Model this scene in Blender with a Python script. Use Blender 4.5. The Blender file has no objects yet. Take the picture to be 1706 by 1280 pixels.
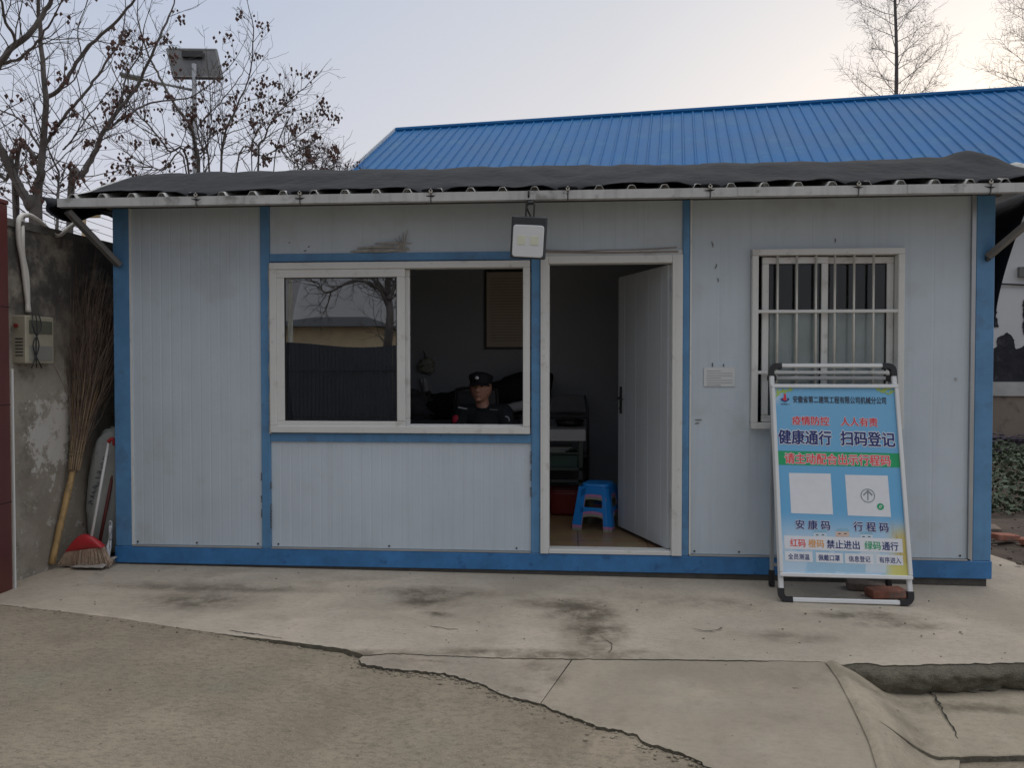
import bpy, bmesh, math, random
from mathutils import Vector, Matrix, Euler, noise

R = math.radians
sc = bpy.context.scene
COL = sc.collection

# ------------------------------------------------------------------ camera
CAM = Vector((3.265, -5.383, 1.414)); YAW = R(4.21); PIT = R(1.258); FP = 1300.0
cd = bpy.data.cameras.new('camera'); co = bpy.data.objects.new('camera', cd); COL.objects.link(co)
co.location = CAM; co.rotation_euler = (R(90) - PIT, 0, YAW)
cd.sensor_width = 36.0; cd.sensor_fit = 'HORIZONTAL'; cd.lens = 36.0 * FP / 1706.0
cd.clip_start = 0.05; cd.clip_end = 3000
sc.camera = co

# ------------------------------------------------------------------ world, sun, exposure
SUN_AZ = R(33); SUN_EL = R(9)                       # azimuth clockwise from +Y
wd = bpy.data.worlds.new('World'); sc.world = wd; wd.use_nodes = True
nt = wd.node_tree; N = nt.nodes; L = nt.links
for n in list(N): N.remove(n)
out = N.new('ShaderNodeOutputWorld'); bg = N.new('ShaderNodeBackground'); L.new(bg.outputs[0], out.inputs[0])
sky = N.new('ShaderNodeTexSky'); sky.sky_type = 'NISHITA'; sky.sun_disc = False
sky.sun_elevation = SUN_EL; sky.sun_rotation = SUN_AZ; sky.air_density = 1.0; sky.dust_density = 4.0; sky.ozone_density = 1.5
tc = N.new('ShaderNodeTexCoord')
sep = N.new('ShaderNodeSeparateXYZ'); L.new(tc.outputs['Generated'], sep.inputs[0])
dot = N.new('ShaderNodeVectorMath'); dot.operation = 'DOT_PRODUCT'; L.new(tc.outputs['Generated'], dot.inputs[0])
dot.inputs[1].default_value = (math.sin(SUN_AZ) * math.cos(SUN_EL), math.cos(SUN_AZ) * math.cos(SUN_EL), math.sin(SUN_EL))
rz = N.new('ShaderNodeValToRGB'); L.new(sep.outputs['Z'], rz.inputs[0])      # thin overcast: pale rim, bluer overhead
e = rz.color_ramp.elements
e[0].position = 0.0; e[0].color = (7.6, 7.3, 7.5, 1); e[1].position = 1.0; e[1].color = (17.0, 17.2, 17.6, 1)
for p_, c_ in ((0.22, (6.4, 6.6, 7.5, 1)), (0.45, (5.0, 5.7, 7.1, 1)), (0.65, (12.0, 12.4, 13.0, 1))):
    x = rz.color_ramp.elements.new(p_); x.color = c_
rs = N.new('ShaderNodeValToRGB'); L.new(dot.outputs['Value'], rs.inputs[0])   # haze lit up round the low sun
e = rs.color_ramp.elements
e[0].position = 0.55; e[0].color = (0, 0, 0, 1); e[1].position = 1.0; e[1].color = (3.6, 2.6, 1.2, 1)
x = rs.color_ramp.elements.new(0.85); x.color = (1.6, 1.1, 0.3, 1)
add = N.new('ShaderNodeMix'); add.data_type = 'RGBA'; add.blend_type = 'ADD'; add.inputs[0].default_value = 1.0
L.new(rz.outputs[0], add.inputs[6]); L.new(rs.outputs[0], add.inputs[7])
mx = N.new('ShaderNodeMix'); mx.data_type = 'RGBA'; mx.inputs[0].default_value = 0.88
L.new(sky.outputs[0], mx.inputs[6]); L.new(add.outputs[2], mx.inputs[7])
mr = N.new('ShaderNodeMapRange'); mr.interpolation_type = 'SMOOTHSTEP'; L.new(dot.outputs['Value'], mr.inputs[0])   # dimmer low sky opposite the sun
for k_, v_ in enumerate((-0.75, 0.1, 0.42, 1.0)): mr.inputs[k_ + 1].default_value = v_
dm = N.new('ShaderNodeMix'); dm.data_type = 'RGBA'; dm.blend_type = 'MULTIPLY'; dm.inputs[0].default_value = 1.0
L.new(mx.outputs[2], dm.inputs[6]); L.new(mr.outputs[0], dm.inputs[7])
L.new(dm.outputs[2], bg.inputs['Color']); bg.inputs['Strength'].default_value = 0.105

sd = bpy.data.lights.new('sun', 'SUN'); so = bpy.data.objects.new('sun', sd); COL.objects.link(so)
sd.energy = 0.5; sd.angle = R(18); sd.color = (1.0, 0.9, 0.78)
so.rotation_euler = Vector((-math.sin(SUN_AZ) * math.cos(SUN_EL), -math.cos(SUN_AZ) * math.cos(SUN_EL), -math.sin(SUN_EL))).to_track_quat('-Z', 'Y').to_euler()
so.location = (20, 30, 15)
vs = sc.view_settings; vs.view_transform = 'Standard'; vs.look = 'None'; vs.gamma = 1.0; vs.exposure = 0.0
vs.use_curve_mapping = False
sc.render.engine = 'CYCLES'; sc.cycles.max_bounces = 8; sc.cycles.transparent_max_bounces = 12

# ------------------------------------------------------------------ measuring helpers (pixel of the photo -> place in the world)
_c, _s = math.cos(YAW), math.sin(YAW)
FW = Vector((-_s * math.cos(PIT), _c * math.cos(PIT), -math.sin(PIT))); RT = Vector((_c, _s, 0)); UP = RT.cross(FW)
def ray(px, py): return FW + RT * ((px - 853) / FP) + UP * ((640 - py) / FP)
def F(px, py, Y=0.0):
    r = ray(px, py); return CAM + r * ((Y - CAM.y) / r.y)
def WX(px, py, X):
    r = ray(px, py); return CAM + r * ((X - CAM.x) / r.x)
def G(px, py, z=0.0):
    if callable(z):
        p = G(px, py, 0.0)
        for _ in range(12): p = G(px, py, z(p.x, p.y))
        return p
    r = ray(px, py); return CAM + r * ((z - CAM.z) / r.z)
def D(px, py, d): return CAM + ray(px, py) * d

# ------------------------------------------------------------------ materials
def _n(t, kind, **kw):
    n = t.nodes.new(kind)
    for k, v in kw.items(): setattr(n, k, v)
    return n
MATS = {}
def mat(name, col, rough=0.6, metal=0.0, var=0.12, vs=3.0, bump=0.0, bs=60.0, streak=0.0, chips=None, spec=0.5, grime=None):
    """painted or raw surface: large tone drift, optional vertical streaks, chips / grime of a second colour, fine bump"""
    if name in MATS: return MATS[name]
    m = bpy.data.materials.new(name); m.use_nodes = True; MATS[name] = m
    t = m.node_tree; b = t.nodes['Principled BSDF']; tc = _n(t, 'ShaderNodeTexCoord')
    nz = _n(t, 'ShaderNodeTexNoise'); nz.inputs['Scale'].default_value = vs; nz.inputs['Detail'].default_value = 6; nz.inputs['Roughness'].default_value = 0.62
    t.links.new(tc.outputs['Object'], nz.inputs['Vector'])
    cr = _n(t, 'ShaderNodeValToRGB'); t.links.new(nz.outputs['Fac'], cr.inputs[0])
    cr.color_ramp.elements[0].position = 0.3; cr.color_ramp.elements[1].position = 0.7
    cr.color_ramp.elements[0].color = (*[c * (1 - var) for c in col], 1); cr.color_ramp.elements[1].color = (*[min(1, c * (1 + var)) for c in col], 1)
    cur = cr.outputs[0]
    def layer(fac, colr):
        nonlocal cur
        mxn = _n(t, 'ShaderNodeMix', data_type='RGBA'); t.links.new(fac, mxn.inputs[0]); t.links.new(cur, mxn.inputs[6])
        mxn.inputs[7].default_value = (*colr, 1); cur = mxn.outputs[2]
    def nfac(scale, lo, hi, amt, stretch=None, detail=5):
        mp = _n(t, 'ShaderNodeMapping'); t.links.new(tc.outputs['Object'], mp.inputs[0])
        if stretch: mp.inputs['Scale'].default_value = stretch
        q = _n(t, 'ShaderNodeTexNoise'); q.inputs['Scale'].default_value = scale; q.inputs['Detail'].default_value = detail; q.inputs['Roughness'].default_value = 0.65
        t.links.new(mp.outputs[0], q.inputs['Vector'])
        mr = _n(t, 'ShaderNodeMapRange', interpolation_type='SMOOTHSTEP'); t.links.new(q.outputs['Fac'], mr.inputs[0])
        mr.inputs[1].default_value = lo; mr.inputs[2].default_value = hi; mr.inputs[3].default_value = 0; mr.inputs[4].default_value = amt
        return mr.outputs[0]
    if streak: layer(nfac(6.0, 0.45, 0.8, streak, (3, 3, 0.12)), tuple(c * 0.35 for c in col))
    if grime: layer(nfac(grime[1], grime[2], grime[2] + 0.14, grime[3]), grime[0])
    if chips: layer(nfac(chips[1], chips[2], chips[2] + 0.03, 1.0, None, 8), chips[0])
    t.links.new(cur, b.inputs['Base Color'])
    b.inputs['Metallic'].default_value = metal
    b.inputs['Specular IOR Level'].default_value = spec
    mr = _n(t, 'ShaderNodeMapRange'); t.links.new(nz.outputs['Fac'], mr.inputs[0])
    mr.inputs[3].default_value = max(0.02, rough - 0.1); mr.inputs[4].default_value = min(1, rough + 0.1); t.links.new(mr.outputs[0], b.inputs['Roughness'])
    if bump:
        nb = _n(t, 'ShaderNodeTexNoise'); nb.inputs['Scale'].default_value = bs; nb.inputs['Detail'].default_value = 5
        t.links.new(tc.outputs['Object'], nb.inputs['Vector'])
        bp = _n(t, 'ShaderNodeBump'); bp.inputs['Strength'].default_value = bump; bp.inputs['Distance'].default_value = 0.01
        t.links.new(nb.outputs['Fac'], bp.inputs['Height']); t.links.new(bp.outputs[0], b.inputs['Normal'])
    return m

def glass_mat(name, tint, ior, rough=0.0):
    m = bpy.data.materials.new(name); m.use_nodes = True; t = m.node_tree
    t.nodes.remove(t.nodes['Principled BSDF']); o = t.nodes['Material Output']
    tr = _n(t, 'ShaderNodeBsdfTransparent'); tr.inputs[0].default_value = (*tint, 1)
    gl = _n(t, 'ShaderNodeBsdfGlossy'); gl.inputs['Roughness'].default_value = rough; gl.inputs[0].default_value = (0.95, 0.97, 1, 1)
    fr = _n(t, 'ShaderNodeFresnel'); fr.inputs[0].default_value = ior
    mxs = _n(t, 'ShaderNodeMixShader'); t.links.new(fr.outputs[0], mxs.inputs[0]); t.links.new(tr.outputs[0], mxs.inputs[1]); t.links.new(gl.outputs[0], mxs.inputs[2])
    t.links.new(mxs.outputs[0], o.inputs[0]); return m

def concrete_mat(name, col, stains=(), blot=0.25, grain=0.18, rough=0.85, tint2=None, rain=0.0, bump=0.35, pits=True):
    """poured concrete: drifting tone, rough grain, pits, and old stains at given places ((x, y, rx, ry, strength), world metres)"""
    m = bpy.data.materials.new(name); m.use_nodes = True; t = m.node_tree; b = t.nodes['Principled BSDF']
    geo = _n(t, 'ShaderNodeNewGeometry'); P = geo.outputs['Position']
    def nz(scale, detail=8, rough_=0.65, src=P):
        q = _n(t, 'ShaderNodeTexNoise'); q.inputs['Scale'].default_value = scale; q.inputs['Detail'].default_value = detail; q.inputs['Roughness'].default_value = rough_
        t.links.new(src, q.inputs['Vector']); return q
    def rng(o_, a, b_, c, d, smooth=True):
        q = _n(t, 'ShaderNodeMapRange', interpolation_type='SMOOTHSTEP' if smooth else 'LINEAR'); t.links.new(o_, q.inputs[0])
        for i, v in enumerate((a, b_, c, d)): q.inputs[1 + i].default_value = v
        return q.outputs[0]
    def mixc(fac, a, bcol, mode='MIX'):
        q = _n(t, 'ShaderNodeMix', data_type='RGBA', blend_type=mode)
        if isinstance(fac, float): q.inputs[0].default_value = fac
        else: t.links.new(fac, q.inputs[0])
        if isinstance(a, tuple): q.inputs[6].default_value = (*a, 1)
        else: t.links.new(a, q.inputs[6])
        if isinstance(bcol, tuple): q.inputs[7].default_value = (*bcol, 1)
        else: t.links.new(bcol, q.inputs[7])
        return q.outputs[2]
    big = nz(0.8); mid = nz(3.5); stv = _n(t, 'ShaderNodeMapping'); t.links.new(P, stv.inputs[0]); stv.inputs['Scale'].default_value = (.55, 1.0, 1.0); stv.inputs['Rotation'].default_value = (0, 0, .12)
    fine = nz(48.0, 8, 0.75, stv.outputs[0]); vf = nz(170.0, 3)
    cur = mixc(rng(big.outputs[0], 0.32, 0.7, 0, 1), tuple(c * (1 - blot) for c in col), tuple(c * (1 + blot * 0.7) for c in col))
    if tint2: cur = mixc(rng(nz(1.3, 6).outputs[0], 0.52, 0.72, 0, 0.75), cur, tint2)
    cur = mixc(rng(mid.outputs[0], 0.35, 0.75, 0, 0.45), cur, tuple(c * 0.72 for c in col))
    cur = mixc(rng(fine.outputs[0], 0.42, 0.7, 0, grain * 2.0), cur, tuple(c * 0.5 for c in col))
    cur = mixc(rng(vf.outputs[0], 0.5, 0.75, 0, grain * 1.5), cur, tuple(min(1, c * 1.5) for c in col))
    cur = mixc(rng(nz(1.7, 9, .72).outputs[0], 0.54, 0.66, 0, .38), cur, tuple(c * f for c, f in zip(col, (.60, .58, .56))))
    cur = mixc(rng(nz(2.4, 9, .75, stv.outputs[0]).outputs[0], 0.57, 0.70, 0, .5), cur, tuple(min(1, c * f) for c, f in zip(col, (1.28, 1.24, 1.18))))
    if pits:
        cur = mixc(rng(nz(22.0, 2).outputs[0], 0.70, 0.76, 0, 0.7), cur, tuple(c * 0.35 for c in col))
    if stains:
        wob = nz(5.0, 5); brk = rng(nz(6.5, 9, .72).outputs[0], .34, .62, .25, 1.15); sx = _n(t, 'ShaderNodeSeparateXYZ')
        wv = _n(t, 'ShaderNodeVectorMath', operation='MULTIPLY_ADD'); t.links.new(wob.outputs['Color'], wv.inputs[0]); wv.inputs[1].default_value = (0.30, 0.20, 0); t.links.new(P, wv.inputs[2])
        for (X, Y, rx, ry, st) in stains:
            d = _n(t, 'ShaderNodeVectorMath', operation='SUBTRACT'); t.links.new(wv.outputs[0], d.inputs[0]); d.inputs[1].default_value = (X + 0.15, Y + 0.10, 0)
            s2 = _n(t, 'ShaderNodeVectorMath', operation='MULTIPLY'); t.links.new(d.outputs[0], s2.inputs[0]); s2.inputs[1].default_value = (1 / rx, 1 / ry, 0)
            ln = _n(t, 'ShaderNodeVectorMath', operation='LENGTH'); t.links.new(s2.outputs[0], ln.inputs[0])
            sm_ = _n(t, 'ShaderNodeMath', operation='MULTIPLY'); t.links.new(rng(ln.outputs['Value'], 1.0, 0.1, 0, st), sm_.inputs[0]); t.links.new(brk, sm_.inputs[1])
            cur = mixc(sm_.outputs[0], cur, (0.12, 0.098, 0.070))
    t.links.new(cur, b.inputs['Base Color']); b.inputs['Roughness'].default_value = rough; b.inputs['Specular IOR Level'].default_value = 0.3
    hs = _n(t, 'ShaderNodeMath', operation='ADD'); t.links.new(fine.outputs[0], hs.inputs[0]); t.links.new(vf.outputs[0], hs.inputs[1])
    bp = _n(t, 'ShaderNodeBump'); bp.inputs['Strength'].default_value = bump; bp.inputs['Distance'].default_value = 0.012
    t.links.new(hs.outputs[0], bp.inputs['Height']); t.links.new(bp.outputs[0], b.inputs['Normal'])
    return m

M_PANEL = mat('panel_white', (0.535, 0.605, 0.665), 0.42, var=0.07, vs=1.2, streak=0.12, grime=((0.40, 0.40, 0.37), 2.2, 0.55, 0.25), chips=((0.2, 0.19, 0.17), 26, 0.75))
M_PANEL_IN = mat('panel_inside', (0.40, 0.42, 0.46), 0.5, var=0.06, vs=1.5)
M_BLUE = mat('blue_paint', (0.105, 0.26, 0.465), 0.42, var=0.16, vs=4, streak=0.22, grime=((0.09, 0.16, 0.27), 7, 0.55, 0.5), chips=((0.035, 0.03, 0.03), 17, 0.695), bump=0.08, bs=25)
M_BLUE_OLD = mat('blue_paint_worn', (0.045, 0.185, 0.42), 0.45, var=0.2, vs=7, grime=((0.02, 0.065, 0.2), 9, 0.56, 0.55), chips=((0.30, 0.30, 0.28), 21, 0.74), bump=0.1, bs=20)
M_PVC = mat('white_pvc', (0.68, 0.68, 0.66), 0.35, var=0.05, vs=2, grime=((0.42, 0.40, 0.36), 9, 0.56, 0.5), chips=((0.25, 0.24, 0.22), 30, 0.78))
M_ALU = mat('aluminium', (0.46, 0.48, 0.50), 0.32, 0.6, var=0.08)
M_FASCIA = mat('fascia_steel', (0.52, 0.52, 0.51), 0.5, 0.1, var=0.12, vs=5, streak=0.45, grime=((0.20, 0.19, 0.17), 6, 0.56, 0.7))
M_SHEET = mat('corrugated_sheet', (0.44, 0.44, 0.42), 0.55, 0.0, var=0.2, vs=6, grime=((0.2, 0.19, 0.16), 9, 0.5, 0.8))
M_BRACE = mat('rusty_brace', (0.17, 0.165, 0.16), 0.6, var=0.25, vs=9, chips=((0.10, 0.055, 0.03), 18, 0.62))
M_TARP = mat('black_tarp', (0.010, 0.011, 0.015), 0.8, var=0.4, vs=9, grime=((0.03, 0.03, 0.035), 3.5, 0.56, 0.7), bump=1.0, bs=13, spec=0.25)
M_BLACK = mat('black_plastic', (0.016, 0.016, 0.018), 0.45)
M_DARKMETAL = mat('dark_metal', (0.05, 0.052, 0.055), 0.5, 0.3)
M_STEEL = mat('steel_bar', (0.58, 0.56, 0.50), 0.38, 0.25, var=0.1, vs=12)
M_PLINTH = mat('plinth_concrete', (0.10, 0.095, 0.085), 0.9, var=0.3, vs=8, bump=0.4)
M_GLASS = glass_mat('window_glass', (0.60, 0.63, 0.64), 2.9)
M_GLASS2 = glass_mat('clear_glass', (0.88, 0.9, 0.9), 1.5)
M_FROST = mat('frosted_film', (0.80, 0.88, 0.83), 0.45, var=0.2, vs=3, spec=0.6)
M_TILE = None

# ------------------------------------------------------------------ mesh builder
class MB:
    def __init__(s): s.v = []; s.f = []; s.mi = []; s.M = None; s.cur = 0; s.uv = None
    def addv(s, pts):
        i = len(s.v)
        s.v.extend([(s.M @ Vector(p)) if s.M is not None else Vector(p) for p in pts]); return i
    def face(s, idx): s.f.append(tuple(idx)); s.mi.append(s.cur)
    def poly(s, pts):
        i = s.addv(pts); s.face(range(i, i + len(pts))); return s
    def box(s, x0, x1, y0, y1, z0, z1, b=0.0):
        c = Vector(((x0 + x1) / 2, (y0 + y1) / 2, (z0 + z1) / 2)); h = Vector((abs(x1 - x0) / 2, abs(y1 - y0) / 2, abs(z1 - z0) / 2))
        b = min(b, h.x * .45, h.y * .45, h.z * .45)
        sg = [(i, j, k) for i in (-1, 1) for j in (-1, 1) for k in (-1, 1)]
        if b <= 0:
            i = s.addv([c + Vector((h.x * a, h.y * d, h.z * e_)) for a, d, e_ in sg])
            for f in ((0, 1, 3, 2), (4, 6, 7, 5), (0, 4, 5, 1), (2, 3, 7, 6), (0, 2, 6, 4), (1, 5, 7, 3)): s.face([i + k for k in f])
            return s
        ids = {}
        for g in sg:
            for ax in range(3):
                p = [0, 0, 0]
                for q in range(3): p[q] = c[q] + g[q] * (h[q] - (0 if q == ax else b))
                ids[(g, ax)] = s.addv([p])
        for ax in range(3):
            o1, o2 = [q for q in range(3) if q != ax]
            for sn in (-1, 1):
                lst = []
                for u, w in ((-1, -1), (1, -1), (1, 1), (-1, 1)):
                    g = [0, 0, 0]; g[ax] = sn; g[o1] = u; g[o2] = w; lst.append(ids[(tuple(g), ax)])
                s.face(lst)
        for ca in range(3):
            a, d = [q for q in range(3) if q != ca]
            for sa in (-1, 1):
                for sb in (-1, 1):
                    g0 = [0, 0, 0]; g0[a] = sa; g0[d] = sb; g0[ca] = -1; g1 = list(g0); g1[ca] = 1; g0 = tuple(g0); g1 = tuple(g1)
                    s.face([ids[(g0, a)], ids[(g1, a)], ids[(g1, d)], ids[(g0, d)]])
        for g in sg: s.face([ids[(g, 0)], ids[(g, 1)], ids[(g, 2)]])
        return s
    def tube(s, pts, r, n=8, cap=True, close=False):
        pts = [Vector(p) for p in pts]; k = len(pts)
        rr = r if isinstance(r, (list, tuple)) else [r] * k
        t0 = (pts[1] - pts[0]).normalized(); a = Vector((0, 0, 1)) if abs(t0.z) < 0.9 else Vector((1, 0, 0))
        nx = t0.cross(a).normalized(); rings = []
        for i in range(k):
            if i == 0: t = pts[1] - pts[0]
            elif i == k - 1: t = pts[-1] - pts[-2]
            else: t = pts[i + 1] - pts[i - 1]
            if t.length < 1e-9: t = t0
            t = t.normalized(); nx = (nx - t * nx.dot(t))
            nx = nx.normalized() if nx.length > 1e-6 else t.orthogonal().normalized()
            ny = t.cross(nx)
            rings.append(s.addv([pts[i] + nx * (rr[i] * math.cos(2 * math.pi * j / n)) + ny * (rr[i] * math.sin(2 * math.pi * j / n)) for j in range(n)]))
        for i in range(k - 1):
            A, B = rings[i], rings[i + 1]
            for j in range(n): s.face((A + j, A + (j + 1) % n, B + (j + 1) % n, B + j))
        if cap and n > 2: s.face([rings[0] + j for j in range(n)][::-1]); s.face([rings[-1] + j for j in range(n)])
        return s
    def bar(s, p0, p1, w, h, up=(0, 0, 1), b=0.0):
        p0, p1 = Vector(p0), Vector(p1); t = (p1 - p0); ln = t.length; t.normalize(); u = Vector(up); x = t.cross(u)
        if x.length < 1e-5: x = t.orthogonal()
        x.normalize(); u = x.cross(t)
        Mx = Matrix((( x.x, t.x, u.x, p0.x), (x.y, t.y, u.y, p0.y), (x.z, t.z, u.z, p0.z), (0, 0, 0, 1)))
        old = s.M; s.M = (old @ Mx) if old is not None else Mx; s.box(-w / 2, w / 2, 0, ln, -h / 2, h / 2, b); s.M = old; return s
    def ell(s, c, r, nu=16, nv=10, fn=None):
        c = Vector(c); r = Vector(r) if not isinstance(r, (int, float)) else Vector((r, r, r)); rings = []
        top = s.addv([c + Vector((0, 0, r.z))] if not fn else [fn(Vector((0, 0, 1))) ])
        for i in range(1, nv):
            th = math.pi * i / nv; ps = []
            for j in range(nu):
                d = Vector((math.sin(th) * math.cos(2 * math.pi * j / nu), math.sin(th) * math.sin(2 * math.pi * j / nu), math.cos(th)))
                ps.append(fn(d) if fn else c + Vector((d.x * r.x, d.y * r.y, d.z * r.z)))
            rings.append(s.addv(ps))
        bot = s.addv([c - Vector((0, 0, r.z))] if not fn else [fn(Vector((0, 0, -1)))])
        for j in range(nu):
            s.face((top, rings[0] + j, rings[0] + (j + 1) % nu)); s.face((bot, rings[-1] + (j + 1) % nu, rings[-1] + j))
        for a, b in zip(rings, rings[1:]):
            for j in range(nu): s.face((a + j, b + j, b + (j + 1) % nu, a + (j + 1) % nu))
        return s
    def grid(s, nu, nv, fn):
        i = s.addv([fn(a / (nu - 1), b / (nv - 1)) for b in range(nv) for a in range(nu)])
        for b in range(nv - 1):
            for a in range(nu - 1): k = i + b * nu + a; s.face((k, k + 1, k + nu + 1, k + nu))
        return s
    def slab(s, outline, zf, th, skirt_only=False):
        """outline (x, y) counter-clockwise, top at zf(x, y), sides th deep"""
        tp = [Vector((p[0], p[1], zf(p[0], p[1]))) for p in outline]; n = len(tp)
        i = s.addv(tp); j = s.addv([p - Vector((0, 0, th)) for p in tp]); s.face(range(i, i + n)); s.cur = 1
        for k in range(n): s.face((i + k, j + k, j + (k + 1) % n, i + (k + 1) % n))
        s.cur = 0; return s
    def build(s, name, m, parent=None, smooth=False, recalc=True):
        me = bpy.data.meshes.new(name); o = bpy.data.objects.new(name, me); COL.objects.link(o)
        org = ORG.get(parent, Vector((0, 0, 0))) if parent else Vector((0, 0, 0))
        if parent is None:
            lo = Vector((min(v.x for v in s.v), min(v.y for v in s.v), min(v.z for v in s.v))); hi = Vector((max(v.x for v in s.v), max(v.y for v in s.v), 0))
            org = Vector(((lo.x + hi.x) / 2, (lo.y + hi.y) / 2, lo.z)) if s.center else Vector((0, 0, 0))
            o.location = org
        me.from_pydata([v - org for v in s.v], [], s.f); me.validate()
        for mm in (m if isinstance(m, (list, tuple)) else [m]): me.materials.append(mm)
        if s.mi and max(s.mi) > 0 and len(s.mi) == len(me.polygons): me.polygons.foreach_set('material_index', s.mi)
        if recalc:
            bm = bmesh.new(); bm.from_mesh(me); bmesh.ops.recalc_face_normals(bm, faces=bm.faces); bm.to_mesh(me); bm.free()
        if smooth: me.polygons.foreach_set('use_smooth', [True] * len(me.polygons))
        if parent: o.parent = parent
        ORG[o] = org
        me.update(); return o
    center = True
ORG = {}
def tag(o, label=None, cat=None, group=None, kind=None):
    if label: o['label'] = label
    if cat: o['category'] = cat
    if group: o['group'] = group
    if kind: o['kind'] = kind
    return o
def thing(name, loc, label, cat, group=None):
    o = bpy.data.objects.new(name, None); COL.objects.link(o); o.location = Vector(loc); o.empty_display_size = 0.1; ORG[o] = Vector(loc)
    return tag(o, label, cat, group)
def struct(mb, name, m, smooth=False):
    mb.center = False; o = mb.build(name, m, None, smooth); o['kind'] = 'structure'; return o
def smooth_mod(o, lv=1):
    md = o.modifiers.new('sub', 'SUBSURF'); md.levels = lv; md.render_levels = lv; return o
def remesh(o, vox, it=2):
    md = o.modifiers.new('remesh', 'REMESH'); md.mode = 'VOXEL'; md.voxel_size = vox; md.use_smooth_shade = True
    sm = o.modifiers.new('smooth', 'SMOOTH'); sm.factor = 0.5; sm.iterations = it; return o
def smoothstep(a, b, x):
    t = max(0.0, min(1.0, (x - a) / (b - a))); return t * t * (3 - 2 * t)
def catmull(pts, sub=5):
    pts = [Vector(p) for p in pts]; o = []
    P = [pts[0] * 2 - pts[1]] + pts + [pts[-1] * 2 - pts[-2]]
    for i in range(1, len(P) - 2):
        a, b, c, d = P[i - 1], P[i], P[i + 1], P[i + 2]
        for k in range(sub):
            t = k / sub; o.append(0.5 * ((2 * b) + (c - a) * t + (2 * a - 5 * b + 4 * c - d) * t * t + (-a + 3 * b - 3 * c + d) * t ** 3))
    o.append(pts[-1]); return o
rng = random.Random(7)

# ------------------------------------------------------------------ ground, apron, ramp, gutter
def z_ap(x, y): return -0.0085 * max(0, x)
def z_ramp(x, y): return z_ap(x, y) - 0.0025 - 0.10 * max(0, -1.56 - y)
def yard_cap(x, y, z):
    if 1.8 < x < 4.9 and y < -1.4:
        w = smoothstep(1.8, 2.4, x) * (1 - smoothstep(4.5, 4.9, x)); z = z * (1 - w) + min(z, z_ramp(x, y) - 0.012 - .010 * noise.noise((x * 4, y * 4, 6))) * w
    if x > -3:
        pts_ = FRONT_Y; k = 0
        while k < len(pts_) - 2 and pts_[k + 1][0] < x: k += 1
        (xa, ya), (xb, yb) = pts_[k], pts_[k + 1]; ye = ya + (yb - ya) * max(0, min(1, (x - xa) / (xb - xa)))
        z -= 0.010 * (1 + noise.noise((x * 5, 0, 3))) * smoothstep(1.25, 1.8, x) * smoothstep(-.12, 0, y - ye) * (1 - smoothstep(2.5, 3, x))
        z = min(z, z_ap(x, y) - 0.0012 - 0.004 * smoothstep(1.3, 1.8, x) - 0.05 * smoothstep(0.05, 0.11, y - ye))
    return z
FRONT_Y = [(-1.6, -.62), (-.107, -1.012), (.39, -1.12), (.80, -1.21), (1.162, -1.325), (1.47, -1.41), (1.80, -1.49), (2.08, -1.57), (2.25, -1.64), (2.45, -1.60), (3.27, -1.616), (4.49, -1.565), (5.44, -1.51), (9, -1.45)]
def z_yard(x, y):
    return yard_cap(x, y, -0.003 - 0.007 * smoothstep(1.1, 1.7, x) - 0.018 * max(0, min(x, 9) - 1.0) - 0.035 * max(0, min(-1.7 - y, 3)) * smoothstep(0.5, 2.5, x) - 0.163 * smoothstep(4.25, 4.75, x) * smoothstep(0.0, -1.2, y))
M_YARD = concrete_mat('yard_concrete', (0.30, 0.25, 0.185), blot=0.28, grain=0.42, tint2=(0.235, 0.225, 0.17), bump=0.5, pits=True)
stain_px = [(330, 1000, 0.34, 0.17, .55), (300, 975, 0.5, 0.10, .35), (730, 985, 0.42, 0.08, .45), (715, 998, 0.16, 0.15, .6), (735, 1022, 0.05, 0.03, .7),
            (968, 1020, 0.17, 0.18, .62), (990, 1055, 0.13, 0.26, .62), (940, 1005, 0.24, 0.08, .5), (850, 1090, 0.35, 0.05, .55), (1000, 1090, .3, .05, .5),
            (1440, 1025, 0.26, 0.07, .6), (1500, 1040, 0.22, 0.05, .5), (1310, 1060, .22, .08, .4), (1180, 1005, .4, .1, .3), (620, 1092, .3, .05, .5), (400, 980, .5, .06, .4)]
stains = [(G(a, b, z_ap).x, G(a, b, z_ap).y, c, d, e_) for a, b, c, d, e_ in stain_px]; stains = [(a, b, c * 1.6 + .05, d * 1.5 + .04, min(.95, e_ * 1.5)) for a, b, c, d, e_ in stains]
M_APRON = concrete_mat('apron_concrete', (0.47, 0.405, 0.325), stains, blot=0.24, grain=0.2, tint2=(0.43, 0.385, 0.33), bump=0.3)
rst = [(G(a, b, z_ramp).x, G(a, b, z_ramp).y, c, d, e_) for a, b, c, d, e_ in [(900, 1110, .12, .1, .6), (930, 1135, .06, .12, .5), (860, 1150, .14, .04, .4), (1320, 1200, .12, .05, .3), (700, 1104, .25, .03, .5)]]
M_RAMP = concrete_mat('ramp_concrete', (0.345, 0.295, 0.23), rst, blot=0.15, grain=0.14, tint2=(0.37, 0.33, 0.275), bump=0.3)
M_GUT = concrete_mat('gutter_concrete', (0.38, 0.325, 0.245), [(5.2, -1.62, 1.2, 0.08, .7), (4.75, -1.9, .15, .3, .5)], blot=0.25, grain=0.2, bump=0.5, tint2=(0.46, 0.41, 0.34))

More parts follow.
